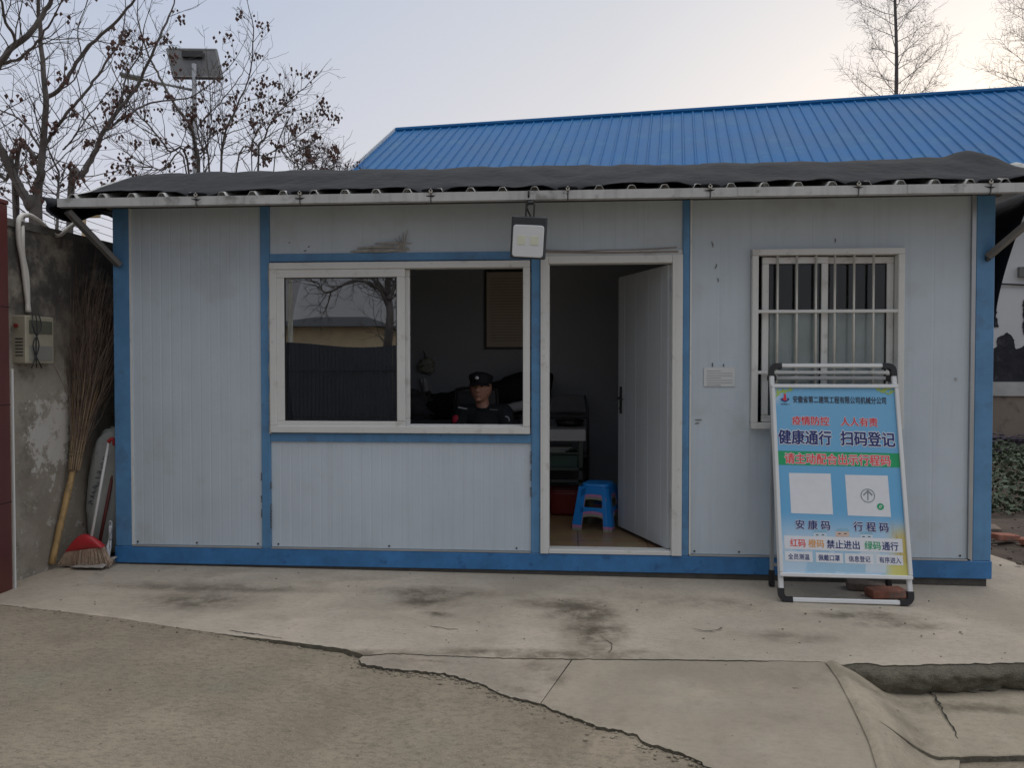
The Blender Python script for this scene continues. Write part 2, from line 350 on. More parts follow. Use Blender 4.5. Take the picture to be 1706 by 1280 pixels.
M_LIP = concrete_mat('lip_concrete', (0.22, 0.20, 0.15), blot=0.4, grain=0.5, tint2=(0.12, 0.125, 0.08), bump=1.2)
M_EDGE = concrete_mat('edge_dirt', (0.17, 0.15, 0.115), blot=0.5, grain=0.6, bump=1.0)
ax = [-400, -150, -60, -25, -12, -6, -3] + [-2 + 0.04 * i for i in range(240)] + [8, 9, 12, 18, 30, 60, 150, 400]
ay = [-400, -150, -60, -30, -18, -12, -8, -6, -5] + [-4.4 + 0.04 * i for i in range(113)] + [0.3, 0.8, 1.5, 3, 5, 8, 12, 18, 30, 60, 150, 400]
g = MB(); i0 = g.addv([(x, y, z_yard(x, y) - (0.03 if y > 0.2 else 0) + (0.006 * noise.noise((x * 2.2, y * 2.2, 0)) + 0.003 * noise.noise((x * 9, y * 9, 1)) if abs(y) < 5 and abs(x) < 9 else 0) * (.12 + .88 * smoothstep(.05, .5, -1.05 - .24 * max(0, min(x, 2.3)) - y))) for y in ay for x in ax])
nx_ = len(ax)
for b in range(len(ay) - 1):
    for a in range(nx_ - 1):
        k = i0 + b * nx_ + a; g.face((k, k + 1, k + nx_ + 1, k + nx_))
struct(g, 'ground', M_YARD, True)

M_PATCH = concrete_mat('patch_concrete', (0.36, 0.31, 0.25), rst, blot=0.3, grain=0.25, tint2=(0.58, 0.55, 0.50), bump=0.4)
def jag(pts, amp=0.006, step=0.03, seed=0):
    o = []; r_ = random.Random(seed)
    for a, b in zip(pts, pts[1:]):
        a, b = Vector(a), Vector(b); n = max(1, int((b - a).length / step)); nr = Vector((-(b - a).y, (b - a).x)).normalized()
        for k in range(n):
            t = k / n; o.append(a.lerp(b, t) + nr * r_.uniform(-amp, amp) * (1 if (k or o) else 0))
    o.append(Vector(pts[-1])); return o
def gp(px, py, zf): p = G(px, py, zf); return (p.x, p.y)
front_px = [(0, 1008), (100, 1019), (200, 1031), (300, 1047), (380, 1058), (470, 1068), (540, 1077), (575, 1082), (606, 1092), (650, 1089), (720, 1092), (846, 1097), (950, 1098), (1100, 1099), (1250, 1101), (1375, 1103), (1400, 1108), (1430, 1105), (1476, 1109), (1560, 1107), (1640, 1106), (1706, 1104)]
front = [(-1.6, -0.62)] + [gp(a, b, z_ap) for a, b in front_px]
front += [(6.2, front[-1][1] + 0.02), (9.0, front[-1][1] + 0.06)]
r0, r1 = gp(1652, 925, z_ap), gp(1706, 943, z_ap)
sl = Vector((r1[0] - r0[0], r1[1] - r0[1])).normalized()
edge = jag(front, 0.004, 0.02, 3) + [Vector((9.0, r1[1] - 1.0)), Vector((r1[0] + 0.35, r1[1] - 0.42)), Vector(r1), Vector(r0), Vector((6.2, 1.9)), Vector((6.2, 2.8)), Vector((-1.6, 2.8))]
for p in edge:
    if p.x > 4.55 and p.y < -1.3: p.y += .022 * noise.noise((p.x * 5, 2, 2)) + .012 * noise.noise((p.x * 17, 5, 2))
def y_front(x):
    for p, q in zip(edge, edge[1:]):
        if p.x <= x <= q.x and p.y < -.5: return p.y + (q.y - p.y) * (x - p.x) / max(1e-6, q.x - p.x)
    return -1.5
a = MB().slab(edge, z_ap, 0.13); struct(a, 'apron', [M_APRON, M_LIP])

rl_px = [(604, 1094), (596, 1099), (601, 1106), (640, 1113), (690, 1118), (740, 1122), (800, 1140), (846, 1160), (890, 1170), (900, 1173)]
rl2_px = [(900, 1173), (940, 1190), (1000, 1212), (1035, 1218), (1060, 1225), (1080, 1240), (1110, 1247), (1150, 1262), (1180, 1278), (1230, 1300), (1300, 1340)]
rtop_y = lambda x: -1.56
A = [gp(q, w, z_ramp) for q, w in rl_px]
tp = [gp(606, 1092, z_ramp), gp(650, 1087, z_ramp), gp(720, 1089, z_ramp), gp(846, 1094, z_ramp), gp(950, 1095, z_ramp)]
poly1 = jag(A, 0.007, 0.018, 5) + [Vector(p) for p in [gp(955, 1095, z_ramp)]] + [Vector(p) for p in tp[::-1][1:-1]]
struct(MB().slab(poly1, z_ramp, 0.09), 'ramp_patch', [M_PATCH, M_EDGE])
B = [gp(q, w, z_ramp) for q, w in rl2_px]
redge_px = [(1480, 1340), (1466, 1285), (1452, 1240), (1436, 1205), (1420, 1172), (1400, 1135), (1378, 1106)]
C_ = [gp(q, w, z_ramp) for q, w in redge_px]
poly2 = jag([(p[0] + 0.003, p[1]) for p in B[:1]] + B[1:], 0.008, 0.016, 6) + jag(C_, 0.004, 0.03, 8) + [Vector(gp(1375, 1097, z_ramp)), Vector(gp(1250, 1096, z_ramp)), Vector(gp(1100, 1095, z_ramp)), Vector(gp(957.5, 1095, z_ramp))]
struct(MB().slab(poly2, z_ramp, 0.16), 'ramp', [M_RAMP, M_EDGE])

# gutter flank: from the ramp's right edge round to the foot of the apron's broken lip
ge_all = [Vector((*p, 0)) for p in C_[::-1]]        # from apron lip to the front
def ge_at(y):
    for p, q in zip(ge_all, ge_all[1:]):
        if q.y <= y <= p.y: return p.lerp(q, (p.y - y) / max(1e-6, p.y - q.y))
    return ge_all[0].copy() if y > ge_all[0].y else ge_all[-1].copy()
ge = [ge_at(ge_all[0].y + (-1.99 - ge_all[0].y) * k / 8) for k in range(9)]
def gut(u, v):
    # v 0 at lip, 1 towards camera; u 0 at ramp edge, 1 far right
    k = v * (len(ge) - 1); i = min(int(k), len(ge) - 2); p = ge[i].lerp(ge[i + 1], k - i)
    uu = u ** 1.5; x = p.x - 0.010 + uu * 3.6
    yl = y_front(x) + .012; yf = -1.985 + 0.022 * math.sin(x * 5) + 0.03 * math.sin(x * 2.3 + 1) + .022 * noise.noise((x * 6, 4, 4)) + .012 * noise.noise((x * 18, 4, 4)) - .05 * max(0, x - 5)
    y = p.y * (1 - smoothstep(0.08, 0.22, u)) + smoothstep(0.08, 0.22, u) * (yl + (yf - yl) * v)
    zt = z_ramp(p.x, p.y) + 0.0025
    zb = -0.165 - 0.065 * v ** 1.3 + 0.012 * noise.noise((x * 3, y * 3, 2))
    s_ = uu * 3.6; w = smoothstep(.03, .34, s_); ridge = 0.022 * math.exp(-((s_ - 0.035) / 0.03) ** 2) * (.7 + .3 * math.sin(v * 17))
    return Vector((x, y, zt * (1 - w) + zb * w + ridge))
gm = MB().grid(90, 30, gut)
n0 = len(gm.v)
row = [gm.v[29 * 90 + k].copy() for k in range(90)]
i2 = gm.addv([p - Vector((0, -.012, 0.10)) for p in row])
gm.cur = 1
for k in range(89): gm.face((29 * 90 + k, 29 * 90 + k + 1, i2 + k + 1, i2 + k))
struct(gm, 'gutter', [M_GUT, M_EDGE], True)
# the apron's broken, mossy front lip over the gutter
def lipf(u, v):
    x = 4.50 + u * 4.4; y = y_front(x); p_ = smoothstep(0, .06, u)
    d = (.02 * (1 + noise.noise((x * 6, v * 2.0, 3))) + .016 * (1 + noise.noise((x * 19, v * 5, 5)))) * min(1, v * 5) + .02 * math.sin(math.pi * v)
    return Vector((x, y - d * p_ - .004 * p_, z_ap(x, y) - .006 - v * (.115 + .03 * noise.noise((x * 4, 0, 9)))))
struct(MB().grid(260, 9, lipf), 'apron_lip', M_LIP, True)
def flank(u, v):
    p = ge_at(-1.97 - .9 * v); k_ = smoothstep(0, .35, v); s_ = u * (.42 - .12 * k_) * (1 + .18 * k_ * noise.noise((v * 6, 0, 1))); w = smoothstep(.03, .34 - .10 * k_, s_)
    return Vector((p.x - .010 + s_, p.y, (z_ramp(p.x, p.y) + .0025) * (1 - w) - (.238 + .05 * k_) * w + .022 * math.exp(-((s_ - .035) / .03) ** 2)))
struct(MB().grid(14, 40, flank), 'ramp_flank', M_GUT, True)
# hairline crack across the gutter
M_CRACK = mat('crack_dark', (0.03, 0.027, 0.022), 0.95)

def zg(x, y): return -0.165 - 0.065 * max(0, min(1, (-1.53 - y) / .45)) ** 1.3 + 0.012 * noise.noise((x * 3, y * 3, 2))
def crack(pxs, zf, w, seed):
    r_ = random.Random(seed); P = [Vector(G(a, b, zf)) for a, b in pxs]; pts = []
    for a, b in zip(P, P[1:]):
        n = max(2, int((b - a).length / .02))
        for k in range(n): pts.append(a.lerp(b, k / n) + Vector((r_.uniform(-1, 1), r_.uniform(-1, 1), 0)) * .006)
    pts.append(P[-1]); q = MB(); n = len(pts); L_, R_ = [], []
    for k, p in enumerate(pts):
        d = (pts[min(n - 1, k + 1)] - pts[max(0, k - 1)]); nr = Vector((-d.y, d.x, 0)).normalized(); ww = w * (.35 + r_.random()) * math.sin(math.pi * (k + .6) / (n + .2)) ** .4
        for s_, o in ((1, L_), (-1, R_)):
            e_ = p + nr * ww * s_ * .5; e_.z = zf(e_.x, e_.y) + .003; o.append(e_)
    i = q.addv(L_); j = q.addv(R_)
    for k in range(n - 1): q.face((i + k, i + k + 1, j + k + 1, j + k))
    struct(q, 'crack', M_CRACK)
crack([(1538, 1143), (1556, 1160), (1572, 1188), (1584, 1208), (1596, 1232)], zg, .010, 1)
crack([(1448, 1148), (1460, 1156), (1468, 1160)], zg, .008, 2)
crack([(1156, 1049), (1178, 1053), (1196, 1050), (1204, 1046)], z_ap, .008, 3)
crack([(718, 1044), (745, 1049), (764, 1050)], z_ap, .006, 4)
crack([(380, 1052), (430, 1058), (470, 1065)], z_ap, .008, 5)
crack([(1000, 1060), (1020, 1075), (1015, 1090)], z_ap, .004, 6)

# soil beside and behind the cabin
M_SOIL = mat('soil_brown', (0.085, 0.06, 0.045), 0.95, var=0.4, vs=5, bump=1.0, bs=30, grime=((0.06, 0.05, 0.035), 12, 0.5, 0.8))
def soil(u, v):
    x = 5.6 + u * 14; y = 0.0 + v ** 1.6 * 22
    return Vector((x, y, -0.085 + 0.03 * noise.noise((x * 3, y * 3, 5)) + 0.035 * smoothstep(1, 4, y)))
struct(MB().grid(110, 60, soil), 'soil', M_SOIL, True)
# grit, crumbs and a few dry leaves, thickest along the broken edges
lt = MB(); r_ = random.Random(52); lines = [edge[30:230], poly1[:60], poly2[:90]]
def z_top(x, y):
    return max(z_yard(x, y), z_ramp(x, y) - .02 if 2.3 < x < 4.4 and y < -1.6 else -9)
for k in range(620):
    if k < 430:
        ln_ = lines[k % 3]; p = ln_[r_.randint(0, len(ln_) - 1)]; x, y = p.x + r_.gauss(0, .025), p.y - abs(r_.gauss(0, .03)); z = z_yard(x, y); s_ = r_.uniform(.002, .008)
    else:
        x, y = r_.uniform(-.2, 6.2), r_.uniform(-1.45, -.08) if k < 530 else r_.uniform(-3.0, -1.75); z = z_ap(x, y) if y > -1.45 else z_top(x, y); s_ = r_.uniform(.002, .006)
        if y < -1.5 and x > 2.1: continue
        if y > -1.5 and y < -1.02 - .25 * x and x < 2.3: z = z_yard(x, y)
    lt.ell((x, y, z + s_ * .4), (s_ * r_.uniform(.8, 1.7), s_, s_ * .7), 6, 4)
lt.center = False; tag(lt.build('grit', concrete_mat('grit_concrete', (.30, .26, .20), blot=.5, grain=.4)), 'crumbs of concrete and grit along the broken slab edges', 'grit', None, 'stuff')
# ------------------------------------------------------------------ the cabin
CAB = thing('site_cabin', (3.03, 1.2, 0), 'low white sandwich-panel guard cabin with blue painted steel frame and open door', 'cabin')
W, DEP, ZR, ZT, ZH = 6.063, 2.4, 0.121, 2.545, 2.19
XA, XB, XC, XD, XE, XF_ = 0.121, 1.086, 1.151, 3.002, 3.064, 4.0
def P_(mb, name, m, smooth=False, parent=None): return mb.build(name, m, parent or CAB, smooth)
# frame
for x0, x1 in ((0, 0.124), (W - 0.118, W)):
    P_(MB().box(x0, x1, 0, 0.12, ZR, ZT, .004), 'corner_post', M_BLUE)
    P_(MB().box(x0, x1, DEP - .12, DEP, ZR, ZT), 'corner_post', M_BLUE)
P_(MB().box(-0.006, W + 0.006, -0.004, 0.14, 0.0, ZR - .001, .004), 'base_rail', M_BLUE_OLD)
P_(MB().box(0.02, W - 0.02, 0.015, DEP, -0.12, -0.001), 'plinth', M_PLINTH)
P_(MB().box(XB, XC, -0.003, 0.06, ZR, ZT, .003), 'frame_post', M_BLUE)
P_(MB().box(XD, XE, -0.003, 0.06, ZR, ZH - .002, .003), 'frame_post', M_BLUE)
P_(MB().box(XF_ + .032, XF_ + .078, -0.003, 0.06, ZR, ZT, .003), 'frame_post', M_BLUE)
P_(MB().box(XC + .001, XE, -0.002, 0.06, ZH - .035, ZH + .02, .003), 'cross_rail', M_BLUE)
P_(MB().box(XC + .001, XD - .001, -0.002, 0.06, 0.885, 0.945, .003), 'cross_rail', M_BLUE)
P_(MB().box(XE + .001, XF_ + .031, .004, 0.06, 2.178, ZH + .0205, .002), 'lintel_strip', M_PVC)
# ribbed panels (shallow pressed grooves every 10 cm)
def panel(x0, x1, z0, z1, y=0.012, th=0.05, pitch=0.072, m=None, mbs=None):
    mb = mbs or MB(); prof = []; x = x0; k = 0
    xs = [x0]
    while x + pitch < x1 - 0.02:
        x += pitch; xs += [x - 0.008, x - 0.003, x + 0.003, x + 0.008]
    xs.append(x1); i = mb.addv([(q, y + (0.0009 if (1 <= (j - 1) % 4 <= 2 and 0 < j < len(xs) - 1) else 0), z0) for j, q in enumerate(xs)])
    j2 = mb.addv([(q, mb.v[i + j].y, z1) for j, q in enumerate(xs)])
    for j in range(len(xs) - 1): mb.face((i + j, i + j + 1, j2 + j + 1, j2 + j))
    mb.box(x0, x1, y + 0.006, y + th, z0, z1); return mb
P_(panel(XA + .012, XB - .001, ZR + .012, ZT), 'wall_panel', M_PANEL)
P_(panel(XC + .001, XF_ + .031, ZH + .021, ZT, pitch=0.22), 'wall_panel', M_PANEL)
P_(panel(XC + .001, XD - .001, ZR + .012, 0.884), 'wall_panel', M_PANEL)
RX0, RX1, RZ0, RZ1 = 4.488, 5.479, 0.995, 2.205
P_(panel(XF_ + .079, RX0 - .002, ZR + .012, ZT, pitch=0.2), 'wall_panel', M_PANEL)
P_(panel(RX0 - .001, RX1 + .001, RZ1, ZT, pitch=0.2), 'wall_panel', M_PANEL)
P_(panel(RX0 - .001, RX1 + .001, ZR + .012, RZ0, pitch=0.2), 'wall_panel', M_PANEL)
P_(panel(RX1 + .002, W - .15, ZR + .012, ZT, pitch=0.2), 'wall_panel', M_PANEL)
# rust-dark chips along the post edges
for xc, zc0_, zc1_, sd in ((XD - .001, .48, .83, 1), (XC + .001, .2, .62, 2), (XB - .001, .3, .75, 3), (XE + .001, .25, .5, 4), (XF_ + .0315, 1.2, 1.5, 5)):
    for k in range(3):
        r2_ = random.Random(sd * 10 + k); z0_ = zc0_ + (zc1_ - zc0_) * (k + r2_.random() * .5) / 3; z1_ = z0_ + r2_.uniform(.04, .11)
        P_(MB().tube([(xc + .004 * noise.noise((z * 40, sd, k)), -.002, z) for z in [z0_ + (z1_ - z0_) * q / 10 for q in range(11)]], [max(.0015, .004 + .006 * noise.noise((z0_ * 9 + q * .9, k, sd))) for q in range(11)], 5), 'paint_chip', M_PLINTH)
# aluminium edge trims
P_(MB().box(XA + .001, XA + .013, 0.0, 0.03, ZR + .012, ZT), 'edge_trim', M_PVC)
P_(MB().box(W - .149, W - .136, -0.008, 0.03, ZR + .012, ZT).box(W - .133, W - .121, -0.002, 0.03, ZR, ZT), 'edge_trim', M_ALU)
for x0, x1 in ((XA, XB), (XC, XD), (XF_ + .08, W - .15)):
    P_(MB().box(x0 + .003, x1 - .003, -0.006, 0.012, ZR, ZR + .010), 'bottom_trim', M_ALU)
P_(MB().box(XF_ + .080, XF_ + .092, -0.004, 0.012, ZR + .011, ZT), 'edge_trim', M_PVC)
# little screw heads
for x in (0.16, 0.6, 1.05, 1.2, 2.0, 2.9, 4.12, 4.42, 5.5, 5.87):
    P_(MB().tube([(x, 0.012, ZR + .03), (x, 0.007, ZR + .03)], 0.007, 6), 'screw', M_DARKMETAL)
P_(MB().tube([(5.83, .012, 1.335), (5.83, .004, 1.335)], 0.009, 6), 'screw', M_ALU)
# other walls, floor, ceiling, added partition
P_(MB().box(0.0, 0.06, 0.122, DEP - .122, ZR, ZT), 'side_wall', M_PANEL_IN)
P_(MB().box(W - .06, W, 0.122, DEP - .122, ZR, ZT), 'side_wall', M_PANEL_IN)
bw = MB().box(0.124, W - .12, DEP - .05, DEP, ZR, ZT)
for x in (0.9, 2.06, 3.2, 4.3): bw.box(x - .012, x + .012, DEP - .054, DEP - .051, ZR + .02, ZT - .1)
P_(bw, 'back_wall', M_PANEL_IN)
P_(MB().box(4.19, 4.24, 0.065, DEP - .055, ZR, ZT - .02), 'added_partition', M_PANEL_IN)
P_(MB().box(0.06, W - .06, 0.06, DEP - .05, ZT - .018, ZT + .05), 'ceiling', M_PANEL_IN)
tm = bpy.data.materials.new('floor_tile'); tm.use_nodes = True; t = tm.node_tree; b = t.nodes['Principled BSDF']
bk = _n(t, 'ShaderNodeTexBrick'); bk.offset = 0; gg = _n(t, 'ShaderNodeNewGeometry'); mpn = _n(t, 'ShaderNodeMapping'); mpn.inputs['Location'].default_value = (0.17, 0.12, 0)
t.links.new(gg.outputs['Position'], mpn.inputs[0]); t.links.new(mpn.outputs[0], bk.inputs['Vector'])
bk.inputs['Scale'].default_value = 1.0; bk.inputs['Brick Width'].default_value = 0.5; bk.inputs['Row Height'].default_value = 0.5; bk.inputs['Mortar Size'].default_value = 0.004
bk.inputs['Color1'].default_value = (0.40, 0.27, 0.15, 1); bk.inputs['Color2'].default_value = (0.36, 0.245, 0.14, 1); bk.inputs['Mortar'].default_value = (0.06, 0.045, 0.03, 1)
nzt = _n(t, 'ShaderNodeTexNoise'); nzt.inputs['Scale'].default_value = 6; nzt.inputs['Detail'].default_value = 6; t.links.new(gg.outputs['Position'], nzt.inputs['Vector'])
mt_ = _n(t, 'ShaderNodeMix', data_type='RGBA', blend_type='MULTIPLY'); mt_.inputs[0].default_value = 0.5; t.links.new(bk.outputs[0], mt_.inputs[6]); t.links.new(nzt.outputs['Color'], mt_.inputs[7])
t.links.new(mt_.outputs[2], b.inputs['Base Color']); b.inputs['Roughness'].default_value = 0.35
P_(MB().box(0.06, W - .06, 0.142, DEP - .05, 0.03, 0.128), 'floor', tm)

# sliding window on the left
sw = P_(MB(), 'sliding_window', M_PVC) if False else None
wx0, wx1, wz0, wz1 = 1.160, 2.994, 0.950, 2.146
fr = MB()
fw = 0.048
fr.box(wx0, wx1, -0.030, 0.06, wz1 - fw, wz1, .004).box(wx0, wx1, -0.030, 0.06, wz0, wz0 + .05, .004)
fr.box(wx0, wx0 + fw, -0.030, 0.06, wz0 + .0505, wz1 - fw - .0005, .004).box(wx1 - fw, wx1, -0.030, 0.06, wz0 + .0505, wz1 - fw - .0005, .004)
fr.box(wx0 + fw, wx1 - fw, 0.012, 0.018, wz0 + .05, wz0 + .062).box(wx0 + fw, wx1 - fw, 0.042, 0.046, wz0 + .05, wz0 + .062)
fr.box(wx0 + .24, wx0 + .30, -0.0315, -0.029, wz0 + .012, wz0 + .018)
SW = P_(fr, 'sliding_window', M_PVC)
def sash(parent, x0, x1, z0, z1, y0, y1, w, glass, film=None, fm=M_PVC):
    s_ = MB().box(x0, x1, y0, y1, z1 - w, z1, .004).box(x0, x1, y0, y1, z0, z0 + w, .004)
    s_.box(x0, x0 + w, y0, y1, z0 + w + .0005, z1 - w - .0005, .004).box(x1 - w, x1, y0, y1, z0 + w + .0005, z1 - w - .0005, .004)
    # dark rubber bead round the glass
    o = P_(s_, 'sash', fm, parent=parent)
    ym = y0 + .012; bd = MB(); t_ = .006
    bd.box(x0 + w, x1 - w, ym - .006, ym + .01, z0 + w, z0 + w + t_).box(x0 + w, x1 - w, ym - .006, ym + .01, z1 - w - t_, z1 - w)
    bd.box(x0 + w, x0 + w + t_, ym - .006, ym + .01, z0 + w + t_ + .0005, z1 - w - t_ - .0005).box(x1 - w - t_, x1 - w, ym - .006, ym + .01, z0 + w + t_ + .0005, z1 - w - t_ - .0005)
    P_(bd, 'glazing_bead', M_BLACK, parent=parent)
    P_(MB().box(x0 + w + .002, x1 - w - .002, ym + .001, ym + .005, z0 + w + .002, z1 - w - .002), 'pane', glass, parent=parent)
    if film: P_(MB().box(x0 + w + .003, x1 - w - .003, ym + .008, ym + .010, film[0], film[1]), 'film', M_FROST, parent=parent)
sash(SW, 1.206, 2.124, 0.975, 2.098, -0.022, 0.010, 0.058, M_GLASS)
# second sash pushed open behind the first
sash(SW, 1.235, 2.150, 1.003, 2.096, 0.014, 0.040, 0.05, M_GLASS2)
# foam and sealant round the window, a torn strip of tape above it
r_ = random.Random(4)
zz_ = [.94 + .02 * k for k in range(61)]
fo = MB().tube([(1.153 + .004 * noise.noise((z * 14, 1, 1)), -.006, z) for z in zz_], [max(.002, .007 + .007 * noise.noise((z * 9, 4, 2))) for z in zz_], 7)
P_(fo, 'sealant', mat('sealant', (.42, .40, .36), .8, var=.3, vs=30))
tp_ = MB()
for k in range(9):
    x = 1.72 + r_.uniform(0, .2); z = 2.22 + .008 * k * r_.random(); 
    tp_.tube([(x, .002, z), (x + .12, -.004, z + r_.uniform(-.006, .01)), (x + .26, .002, z + r_.uniform(-.01, .02))], [.003, .007, .003], 5)
for k in range(4): tp_.tube([(2.06 + .015 * k, .002, 2.23), (2.08 + .012 * k, -.004, 2.27), (2.05 + .03 * k, .004, 2.31 + .02 * k)], [.005, .006, .002], 5)
P_(tp_, 'torn_tape', mat('tape_grey', (.40, .38, .35), .6, var=.3, vs=25))

# door: frame, leaf swung inwards, lock
dx0, dx1, dz1 = 3.066, 4.030, 2.176
df = MB().box(dx0, dx0 + .056, -.022, .075, ZR + .001, dz1, .004).box(dx1 - .070, dx1, -.022, .075, ZR + .001, dz1, .004).box(dx0 + .0565, dx1 - .0705, -.022, .075, dz1 - .055, dz1, .004)
df.box(dx0 + .056, dx0 + .062, -.012, .06, ZR + .03, dz1 - .06).box(dx0 + .0565, dx1 - .0705, -.010, .10, ZR + .001, ZR + .03, .003)
df.box(dx0 + .018, dx0 + .022, -.0245, -.021, ZR + .02, dz1 - .02).box(dx1 - .045, dx1 - .040, -.0245, -.021, ZR + .02, dz1 - .02)
DF = P_(df, 'door_frame', M_PVC)
hx, hy, wl, ang = dx1 - .072, 0.045, 0.815, R(69)
Mdoor = Matrix.Translation((hx, hy, 0)) @ Matrix.Rotation(-ang, 4, 'Z') @ Matrix.Rotation(math.pi, 4, 'Z')
# local: x from 0 (hinge) to wl, leaf thickness towards -y (inside of the room side)
lf = MB(); lf.M = Mdoor; lf.box(0.004, wl, -.020, .020, ZR + .035, dz1 - .06, .003)
M_DOOR = mat('door_leaf', (0.50, 0.53, 0.56), 0.4, var=0.05, vs=1.5, streak=.12)
DL = P_(lf, 'door', M_DOOR)
tr_ = MB(); tr_.M = Mdoor
for k in range(0, 7, 2): tr_.box(.1 + k * .1, .103 + k * .1, .020, .0212, ZR + .05, dz1 - .08)
P_(tr_, 'leaf_seam', M_PANEL, parent=DL)
hd = MB(); hd.M = Mdoor
for sy in (1, -1):
    hd.box(wl - .075, wl - .035, sy * .0215 - .003, sy * .0215 + .003, 1.05, 1.26, .004)
    hd.tube([(wl - .055, sy * .024, 1.17), (wl - .055, sy * .055, 1.17), (wl - .075, sy * .062, 1.17), (wl - .165, sy * .06, 1.165)], [.010, .010, .010, .008], 8)
    hd.tube([(wl - .055, sy * .024, 1.09), (wl - .055, sy * .034, 1.09)], .011, 8)
hd.box(wl - .002, wl + .002, -.011, .011, 1.06, 1.24)
P_(hd, 'handle', M_DARKMETAL, parent=DL)
for z in (0.45, 1.93):
    P_(MB().tube([(hx + .004, hy - .028, z), (hx + .004, hy - .028, z + .10)], .008, 8).box(hx - .002, hx + .02, hy - .030, hy - .024, z, z + .1), 'hinge', M_ALU, parent=DL)

# barred window on the right
bwf = MB(); q = .042
bwf.box(RX0, RX1, -.030, .06, RZ1 - q, RZ1, .004).box(RX0, RX1, -.030, .06, RZ0, RZ0 + q, .004).box(RX0, RX0 + q, -.030, .06, RZ0 + q + .0005, RZ1 - q - .0005, .004).box(RX1 - q, RX1, -.030, .06, RZ0 + q + .0005, RZ1 - q - .0005, .004)
BW = P_(bwf, 'barred_window', M_PVC)
zf = 1.80
sash(BW, RX0 + .075, RX0 + .51, RZ0 + .045, RZ1 - .05, 0.012, 0.034, .045, M_GLASS2, (RZ0 + .09, zf))
sash(BW, RX0 + .465, RX1 - .045, RZ0 + .045, RZ1 - .05, 0.036, 0.056, .045, M_GLASS2, (RZ0 + .09, zf))
for px in (1296, 1328, 1360, 1391.5, 1423.5, 1456):
    x = F(px, 470, -.02).x
    P_(MB().tube([(x, -.012, RZ0 + .03), (x, -.012, RZ1 - .03)], .0085, 8), 'security_bar', M_STEEL, True, BW)
for z in (F(1380, 519).z, F(1380, 621).z):
    P_(MB().box(RX0 + .03, RX1 - .03, -.026, -.006, z - .011, z + .011, .004), 'cross_bar', M_PVC, parent=BW)
P_(MB().box(RX0 - .10, RX0 + .02, -.02, .0, F(1266, 620).z - .008, F(1266, 620).z + .008).box(RX0 - .008, RX0 + .014, -.034, -.030, F(1266, 620).z - .014, F(1266, 620).z + .014), 'latch', M_DARKMETAL, parent=BW) if False else None

# roof: eaves channel, corrugated sheet, wind braces
ex0, ex1, ey = -0.165, 6.42, -0.36
fa = MB()
xs = [ex0, 1.115, 2.205, 3.33, 4.42, 5.45, ex1]
fa.box(ex0, ex1, ey, ey + .004, 2.488, 2.544).box(ex0, ex1, ey + .0045, ey + .05, 2.488, 2.492)
for k, x in enumerate(xs[1:-1]): fa.box(x - .10, x + .012, ey - .004, ey - .0005, 2.489, 2.543)
P_(fa, 'eaves_channel', M_FASCIA)
def z_roof(y): return 2.527 + 0.291 * smoothstep(-.45, .45, y) if y < .45 else 2.818
RY = [-.353, -.30, -.22, -.1, .1, .3, .5, 1.2, 2.0, 2.75]
pit = .207; ncor = int((ex1 - ex0) / pit)
def corr(x):
    t = ((x - ex0 - .06) / pit) % 1.0
    return 0.037 * (smoothstep(0.0, .13, t) - smoothstep(.24, .37, t))
xs2 = []
x = ex0 + .01
while x < ex1: xs2.append(x); x += pit / 20
rs_ = MB(); nR = len(xs2)
for off in (0, -.004): 
    i = rs_.addv([(x, y, z_roof(y) + corr(x) + off) for y in RY for x in xs2])
    for bq in range(len(RY) - 1):
        for aq in range(nR - 1): k = i + bq * nR + aq; rs_.face((k, k + 1, k + nR + 1, k + nR))
for aq in range(nR - 1): rs_.face((aq, aq + 1, len(RY) * nR + aq + 1, len(RY) * nR + aq))
P_(rs_, 'roof_sheet', M_SHEET, True)
P_(MB().box(-.05, W + .05, 0.02, .07, ZT + .001, 2.66).box(-.05, W + .05, DEP - .07, DEP, ZT + .001, 2.79).box(-.05, W + .05, .12, DEP - .1, 2.62, 2.66), 'roof_beam', M_BRACE)
P_(MB().bar((.055, -.012, 2.14), (-.13, ey + .055, 2.47), .062, .035, b=.003), 'wind_brace', M_BRACE)
P_(MB().bar((W - .05, -.012, 2.14), (W + .22, ey + .055, 2.47), .062, .035, b=.003), 'wind_brace', M_BRACE)
P_(MB().tube([(W - .05, -.004, 2.125), (W - .05, -.02, 2.125)], .016, 8), 'brace_bolt', M_DARKMETAL)
# thin cable run over the door
P_(MB().tube(catmull([F(905, 417, .0), F(960, 418.5, .004), F(1010, 417, .004), F(1060, 416, .004), F(1128, 412, .004)], 4), .004, 5).tube([F(905, 420, 0), F(1010, 421, 0), F(1130, 419, 0)], .006, 5), 'cable', mat('cable_grey', (.33, .29, .26), .7))

